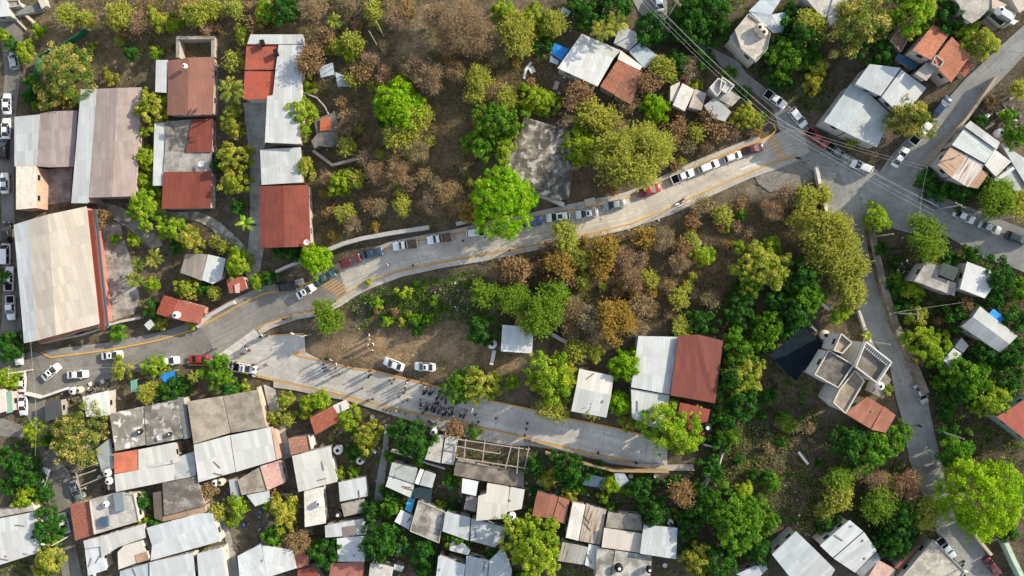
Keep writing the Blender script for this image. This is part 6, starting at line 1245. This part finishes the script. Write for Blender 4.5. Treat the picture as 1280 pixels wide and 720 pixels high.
# ------------------------------------------------------------------ every tree's own label, from what stands round it
LM = [('the cream warehouse', 72, 345), ('the mauve-brown roof', 145, 180), ('the brown-red ridged roof', 238, 108), ('the satellite dish roof', 235, 205), ('the long white roof', 352, 115), ('the maroon gabled roof', 356, 270), ('the grey-brown cottage', 253, 335), ('the tanked red house', 230, 387), ('the green net fence', 60, 75),
      ('the roofless enclosure', 244, 58), ('the abandoned slab', 672, 200), ('the blue tarp', 700, 68), ('the terracotta-white roof', 755, 85), ('the white walled cluster', 882, 122), ('the two-tank rooftop', 945, 40), ('the terracotta tiled house', 1180, 65), ('the blue-grey roof pair', 1110, 108), ('the red pickup roof', 1072, 145), ('the patchwork metal roof', 1230, 200),
      ('the bright white roof', 1220, 350), ('the tarp-backed ridged roof', 1238, 412), ('the unfinished white building', 1065, 465), ('the black shade net', 996, 440), ('the green-walled red roof', 1265, 525), ('the stained slab roof', 1165, 705), ('the two-tone sheet roof', 1060, 685), ('the plain white roof', 646, 424), ('the two parked sedans', 512, 456), ('the pale plaza-side roof', 741, 492),
      ('the wide pale roof', 818, 470), ('the dark red roof', 872, 465), ('the motorcycle rows', 545, 502), ('the white double-cab pickup', 306, 460), ('the zebra stripes', 410, 363), ('the white stake trucks', 528, 302), ('the sunlit queue', 870, 212), ('the gravel apron', 980, 220), ('the stone retaining wall', 1115, 395), ('the scrap yard', 118, 500), ('the rust-streaked roof', 180, 590), ('the twin white roofs', 294, 572),
      ('the stairway', 348, 530), ('the small tiled roof', 405, 527), ('the terracotta canopy', 102, 650), ('the dappled grey roof', 230, 668), ('the shaded alley', 478, 590), ('the grey panelled roof', 515, 605), ('the mossy roof', 535, 652), ('the skeleton house', 612, 580), ('the cream roof', 622, 632), ('the rusted roof row', 730, 660), ('the rust-speckled roof', 825, 680), ('the plaza road end', 820, 570), ('the tan-tree grey roof', 335, 705), ('the corner white roof', 20, 675),
      ('the black hut', 408, 165), ('the bare pale poles', 474, 40), ('the hill street', 900, 75), ('the terrace street cars', 1205, 270), ('the lower street', 1160, 580), ('the small grey hut', 706, 15), ('the pink house', 32, 235), ('the side street kiosk', 6, 502), ('the narrow alley roof', 392, 635), ('the pink washed roof', 338, 595)]
def side(a, px, py): return math.atan2(py - a[2], px - a[1])
def label_trees():
    rows = []
    for o, px, py, r, sp_, lab in TREES:
        if lab: continue
        near = sorted(LM, key=lambda a: math.hypot(px - a[1], py - a[2])); A = near[0]
        B = min((b for b in LM if b is not A), key=lambda b: math.hypot(px - b[1], py - b[2]) * (1 + 2.5 * max(0, -math.cos(math.atan2(b[2] - A[2], b[1] - A[1]) - side(A, px, py)))) + 60 * (1 - math.cos(math.atan2(b[2] - A[2], b[1] - A[1]) - side(A, px, py))))
        size = 'huge' if r > 36 else 'large' if r > 25 else 'mid-sized' if r > 15.5 else 'small' if r > 9.5 else 'low'
        noun = 'palm' if sp_ == 'palm' else 'plant' if sp_ == 'banana' else 'tree' if r > 9.5 else 'bush'
        look = LOOKS[sp_].replace('feathery palm', 'feathery'); d = math.hypot(px - A[1], py - A[2])
        rows.append([o, f'{size} {look} {noun}', A[0], B[0], d])
    seen = {}
    for rw in rows: seen.setdefault((rw[1], rw[2], rw[3]), []).append(rw)
    words_ = ['closest', 'second', 'third', 'fourth', 'fifth', 'sixth', 'seventh']
    for (look, a, b), v in seen.items():
        v.sort(key=lambda w: w[4])
        for i, w in enumerate(v): w[0]['label'] = f'{look} by {a}, towards {b}' if len(v) == 1 else f'{look}, {words_[i]} out from {a} towards {b}'
label_trees()
# ------------------------------------------------------------------ ground
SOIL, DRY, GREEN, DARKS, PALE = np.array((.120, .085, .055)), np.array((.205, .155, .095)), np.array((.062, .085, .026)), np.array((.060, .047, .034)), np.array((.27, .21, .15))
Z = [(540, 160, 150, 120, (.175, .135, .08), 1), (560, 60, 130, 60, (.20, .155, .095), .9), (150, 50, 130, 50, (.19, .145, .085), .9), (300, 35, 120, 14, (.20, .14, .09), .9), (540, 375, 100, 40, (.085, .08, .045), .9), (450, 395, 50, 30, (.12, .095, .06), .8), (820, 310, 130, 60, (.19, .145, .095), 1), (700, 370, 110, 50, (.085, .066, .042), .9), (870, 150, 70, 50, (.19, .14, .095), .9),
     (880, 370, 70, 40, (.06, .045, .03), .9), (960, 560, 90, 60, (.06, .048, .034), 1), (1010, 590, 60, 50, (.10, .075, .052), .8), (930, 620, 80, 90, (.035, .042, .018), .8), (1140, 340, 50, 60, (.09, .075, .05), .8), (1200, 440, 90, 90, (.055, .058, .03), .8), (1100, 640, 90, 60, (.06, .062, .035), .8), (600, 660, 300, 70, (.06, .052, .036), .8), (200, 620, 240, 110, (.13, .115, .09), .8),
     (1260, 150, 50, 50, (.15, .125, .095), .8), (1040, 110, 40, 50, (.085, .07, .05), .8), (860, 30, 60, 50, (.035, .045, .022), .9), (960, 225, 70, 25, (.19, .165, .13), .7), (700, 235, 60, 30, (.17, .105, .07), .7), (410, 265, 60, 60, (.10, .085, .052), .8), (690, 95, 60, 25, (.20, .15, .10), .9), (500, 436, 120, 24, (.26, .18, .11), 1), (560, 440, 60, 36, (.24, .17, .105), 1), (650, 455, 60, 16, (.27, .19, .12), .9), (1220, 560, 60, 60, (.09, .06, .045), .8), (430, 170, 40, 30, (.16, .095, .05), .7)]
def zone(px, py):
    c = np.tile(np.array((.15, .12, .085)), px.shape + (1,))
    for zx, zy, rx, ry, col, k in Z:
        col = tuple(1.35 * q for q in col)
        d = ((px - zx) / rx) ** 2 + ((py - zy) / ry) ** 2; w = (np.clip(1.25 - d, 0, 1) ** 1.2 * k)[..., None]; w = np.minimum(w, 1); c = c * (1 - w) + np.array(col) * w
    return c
def axis(lo, hi, fine):
    a = list(np.arange(lo, hi + .1, fine)); s = fine * 2; x = hi
    while x < 2600: x += s; s *= 1.35; a.append(x)
    s = fine * 2; x = lo
    while x > -2600: x -= s; s *= 1.35; a.insert(0, x)
    return np.array(a)
def bumps(x, y):
    return .5 * np.sin(x * .21 + 1.3 * np.sin(y * .13)) * np.sin(y * .17 + 1.1 * np.sin(x * .11)) + .25 * np.sin(x * .53 + y * .31) * np.sin(y * .47 - x * .22)
def build_ground():
    X, Y = axis(-122, 122, 1.0), axis(-76, 76, 1.0); gx, gy = np.meshgrid(X, Y); gzv = g(gx, gy)
    px, py = 640 + F * gx / (HC - gzv), 360 - F * gy / (HC - gzv)
    cover = np.zeros(px.shape, bool); sel = (px > -80) & (px < 1360) & (py > -80) & (py < 800)
    for P in EXCL:
        P = np.array(P); x0, x1, y0, y1 = P[:, 0].min() - 16, P[:, 0].max() + 16, P[:, 1].min() - 16, P[:, 1].max() + 16
        m = sel & (px > x0) & (px < x1) & (py > y0) & (py < y1); idx = np.argwhere(m)
        if len(idx) == 0: continue
        qx, qy = px[m], py[m]; ins = np.zeros(len(qx), bool); j = len(P) - 1
        for dx, dy in ((0, 0), (9, 0), (-9, 0), (0, 9), (0, -9)):
            c = np.zeros(len(qx), bool); j = len(P) - 1
            for i in range(len(P)):
                xi, yi = P[i]; xj, yj = P[j]
                if yi != yj: c ^= ((yi > qy + dy) != (yj > qy + dy)) & (qx + dx < (xj - xi) * (qy + dy - yi) / (yj - yi) + xi)
                j = i
            ins |= c
        cover[m] |= ins
    low = np.clip(-.35 + .6 * bumps(gx, gy) + .12 * NR.normal(0, 1, gx.shape), -1.0, -.05)
    near = (np.abs(gx) < 126) & (np.abs(gy) < 80)
    gzv = gzv + np.where(cover | ~near, -.10, low * .8)
    far = np.hypot(gx, gy); gzv = gzv + np.where(far > 180, (far - 180) * .06 * (1 + .5 * np.sin(gx * .004) * np.sin(gy * .005)), 0)
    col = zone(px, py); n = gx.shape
    me = bpy.data.meshes.new('ground'); v = np.stack([gx, gy, gzv], -1).reshape(-1, 3)
    i = np.arange(n[0] * n[1]).reshape(n); f = np.stack([i[:-1, :-1], i[:-1, 1:], i[1:, 1:], i[1:, :-1]], -1).reshape(-1, 4)
    t = NT('hillside_earth'); at_ = t.n('ShaderNodeAttribute', attribute_name='soil').outputs['Color']; wp = t.worldpos()
    a, b, d = t.noise(wp, .35, 8, .65), t.noise(wp, 2.2, 7, .7), t.noise(wp, 9, 5, .7)
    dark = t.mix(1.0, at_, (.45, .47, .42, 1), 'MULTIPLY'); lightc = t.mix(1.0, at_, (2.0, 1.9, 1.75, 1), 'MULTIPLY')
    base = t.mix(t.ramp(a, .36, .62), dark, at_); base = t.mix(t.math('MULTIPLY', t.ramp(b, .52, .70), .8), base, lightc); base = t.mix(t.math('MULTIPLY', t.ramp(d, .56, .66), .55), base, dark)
    base = t.mix(t.math('MULTIPLY', t.ramp(t.noise(wp, .8, 6, .6), .56, .66), .5), base, (.055, .075, .02, 1))
    t.color(base); t.rough(.95, .15); t.bump(t.math('ADD', b, t.math('MULTIPLY', d, .6)), .9, .18)
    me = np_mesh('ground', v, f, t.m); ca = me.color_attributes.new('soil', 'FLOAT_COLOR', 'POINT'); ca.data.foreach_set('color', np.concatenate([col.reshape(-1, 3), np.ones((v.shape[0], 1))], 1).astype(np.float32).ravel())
    me.polygons.foreach_set('use_smooth', np.ones(len(f), bool)); tag(link('ground', me), kind='structure')
    return None
build_ground()
# ------------------------------------------------------------------ ground cover nobody could count
def scatter(poly, n):
    P = pts(poly); x0, x1 = min(p[0] for p in P), max(p[0] for p in P); y0, y1 = min(p[1] for p in P), max(p[1] for p in P); out = []; tries = 0
    while len(out) < n and tries < n * 6:
        tries += 1; x, y = RND.uniform(x0, x1), RND.uniform(y0, y1)
        if inside(x, y, P) and not any(inside(x, y, e) for e in EXCL): out.append((x, y))
    return out
def cover(name, kind_mat, specs, per, size, spread, up, label, cat, aspect=.25, twig=False, col=None):
    P = []; 
    for poly, n in specs:
        for x, y in scatter(poly, n):
            w = at(x, y, -.25); P.append((w.x, w.y, w.z))
    P = np.array(P); rng = np.random.default_rng(len(P)); n = len(P); c = np.repeat(P, per, 0) + rng.normal(0, spread, (n * per, 3)) * np.array([1, 1, .25]); c[:, 2] += rng.uniform(0, .35, n * per)
    tint = np.clip(np.repeat(rng.uniform(0, 1, n), per) + rng.normal(0, .15, n * per), 0, 1)
    if twig:
        d = rng.normal(0, 1, c.shape); d[:, 2] = np.abs(d[:, 2]) * up; d /= np.linalg.norm(d, axis=1, keepdims=True); v, f = twig_quads(rng, c, c + d * size * rng.uniform(.5, 1.5, (len(c), 1)), np.full((len(c), 1), aspect * size))
    else: v, f = leaf_quads(rng, c, np.tile([0, 0, 1.0], (len(c), 1)), size, aspect, .6)
    o = link(name, np_mesh(name, v, f, kind_mat, tint)); o.color = c4(col); tag(o, label, cat, None, 'stuff')
ALLN = '400,70 690,60 700,140 660,235 590,268 400,305 392,190'
cover('dry_brush', LEAF['bare'], [('-160,-110 1440,-110 1440,-2 -160,-2', 420), ('-160,722 1440,722 1440,830 -160,830', 420), ('-160,0 -30,0 -30,720 -160,720', 250), ('1290,0 1420,0 1420,720 1290,720', 250), (ALLN, 2300), ('600,320 780,290 1000,240 1010,300 900,390 800,410 640,345', 2100), ('730,240 840,110 960,150 880,195', 600), ('100,0 520,0 500,60 380,65 150,70', 400), ('900,540 1060,560 1060,660 940,620', 250)], 24, .62, .55, .9, 'dry brown brush and dead twigs covering the slopes', 'dry brush', .034, True, (.31, .25, .15))
cover('fallen_leaves', LEAF['tan'], [(ALLN, 1500), ('600,320 780,290 1000,240 1010,300 900,390 800,410 640,345', 1500), ('730,240 840,110 960,150 880,195', 600), ('100,0 520,0 500,60 380,65 60,100', 900), ('620,80 700,70 740,120 660,130', 200), ('890,540 1060,540 1060,660 900,620', 400), ('1100,300 1280,330 1280,560 1180,500', 500)], 9, .14, .5, .2, 'scattered dry leaves over the brown slopes', 'fallen leaves', .6, False, (.21, .15, .085))
cover('weeds', LEAF['green'], [('-160,-110 1440,-110 1440,-2 -160,-2', 420), ('-160,722 1440,722 1440,830 -160,830', 420), ('-160,0 -30,0 -30,720 -160,720', 250), ('1290,0 1420,0 1420,720 1290,720', 250), ('430,370 600,335 610,400 450,410', 420), ('400,440 560,470 620,480 600,460 420,440', 90), (ALLN, 260), ('130,0 520,0 480,60 150,70', 260), ('640,340 700,320 800,420 640,400', 200), ('1090,300 1280,330 1280,640 1180,560 1140,400', 700), ('880,380 1000,380 1050,640 900,700', 700), ('400,500 560,560 860,600 880,720 420,720', 700), ('1000,580 1180,560 1180,720 1000,660', 400), ('20,500 80,560 90,720 0,720', 200), ('840,0 1000,0 1060,160 960,110', 350)], 18, .17, .33, .3, 'low green weeds and ground cover', 'weeds', .5, False, (.055, .105, .02))
def rubble(specs, label):
    m = MB(); rr = random.Random(5); 
    for poly, n, s0, s1 in specs:
        for x, y in scatter(poly, n):
            w = at(x, y, 0); s = s0 + (s1 - s0) * rr.random() ** 2.5; k = rr.choice((0, 0, 1, 1, 1, 0, 0, 1, 2)); b = len(m.v)
            m.box((w.x, w.y, w.z - .1 + s * .2), s * rr.uniform(.6, 1.4), s * rr.uniform(.5, 1.1), s * rr.uniform(.4, .8), rr.uniform(0, 3), k)
            for i in range(b, b + 8): v = m.v[i]; m.v[i] = (v[0] + rr.uniform(-.2, .2) * s, v[1] + rr.uniform(-.2, .2) * s, v[2] + rr.uniform(-.2, .2) * s)
    o = m.build('rubble', [m_plain('grey_rubble', (.17, .155, .135), .9, 0, .3), m_plain('brown_stone', (.13, .10, .075), .9, 0, .25), m_plain('pale_litter', (.62, .61, .58), .8)]); tag(o, label, 'rubble', None, 'stuff')
rubble([('780,285 900,250 910,290 880,330 800,330', 420, .15, .5), ('440,380 480,375 475,430 440,430', 120, .12, .4), ('540,360 590,345 600,390 560,390', 130, .12, .5), ('800,140 860,130 880,190 820,210', 180, .15, .45), ('660,80 710,85 715,120 660,120', 70, .2, .6), ('570,588 655,600 655,612 570,598', 130, .2, .6), ('940,520 1060,560 1060,640 980,640', 160, .15, .5), ('1100,310 1140,310 1160,370 1110,370', 120, .15, .5), ('80,478 135,470 136,492 85,500', 110, .3, .9), ('320,660 345,660 345,690 320,690', 40, .2, .6), ('600,300 700,330 740,360 600,345', 120, .1, .35), ('1225,120 1280,130 1280,180 1240,170', 90, .2, .7), ('130,490 480,560 470,720 100,720', 330, .15, .8), ('480,560 880,600 860,720 470,720', 220, .15, .8), ('50,480 130,500 140,620 60,620', 90, .2, .8), ('380,140 440,130 440,185 390,190', 60, .2, .5), ('1170,470 1200,470 1200,510 1170,510', 60, .2, .7), ('540,80 1000,560 500,300', 60, .1, .3), ('100,30 200,40 200,110 110,100', 120, .12, .4), ('990,600 1040,640 1040,700 990,660', 70, .2, .6)], 'broken stones and litter scattered on bare slopes and yards')
# ------------------------------------------------------------------ camera and light
cam = bpy.data.cameras.new('camera'); co = bpy.data.objects.new('camera', cam); C.objects.link(co)
co.location = (0, 0, HC); co.rotation_euler = (0, 0, 0); cam.sensor_width = 36; cam.lens = 36 * F / 1280; cam.clip_end = 6000; cam.clip_start = .5
sc = bpy.context.scene; sc.camera = co
w = bpy.data.worlds.new('World'); sc.world = w; w.use_nodes = True; nt = w.node_tree
sky = nt.nodes.new('ShaderNodeTexSky'); sky.sky_type = 'NISHITA'; sky.sun_disc = False; sky.sun_elevation = R(SUN_EL); sky.sun_rotation = math.atan2(SUN[0], SUN[1]); sky.air_density = 1.0; sky.dust_density = 1.2
hs = nt.nodes.new('ShaderNodeHueSaturation'); hs.inputs['Saturation'].default_value = .55; nt.links.new(sky.outputs['Color'], hs.inputs['Color']); nt.links.new(hs.outputs['Color'], nt.nodes['Background'].inputs['Color']); nt.nodes['Background'].inputs['Strength'].default_value = SKY_S
sl = bpy.data.lights.new('sun', 'SUN'); sl.energy = SUN_S; sl.angle = R(.6); sl.color = (1.0, .88, .68); so = bpy.data.objects.new('sun', sl); C.objects.link(so)
d = Vector((SUN[0] * math.cos(R(SUN_EL)), SUN[1] * math.cos(R(SUN_EL)), math.sin(R(SUN_EL)))); so.rotation_euler = d.to_track_quat('Z', 'Y').to_euler(); so.location = d * 300
vs = sc.view_settings; vs.view_transform = 'Standard'; vs.look = 'None'; vs.gamma = 1; vs.exposure = EXPO; vs.use_curve_mapping = False
sc.cycles.max_bounces = 5; sc.cycles.diffuse_bounces = 3; sc.cycles.transmission_bounces = 3; sc.cycles.use_denoising = True
print('objects', len(bpy.data.objects), 'trees', len(TREES), 'faces', sum(len(m.polygons) for m in bpy.data.meshes))
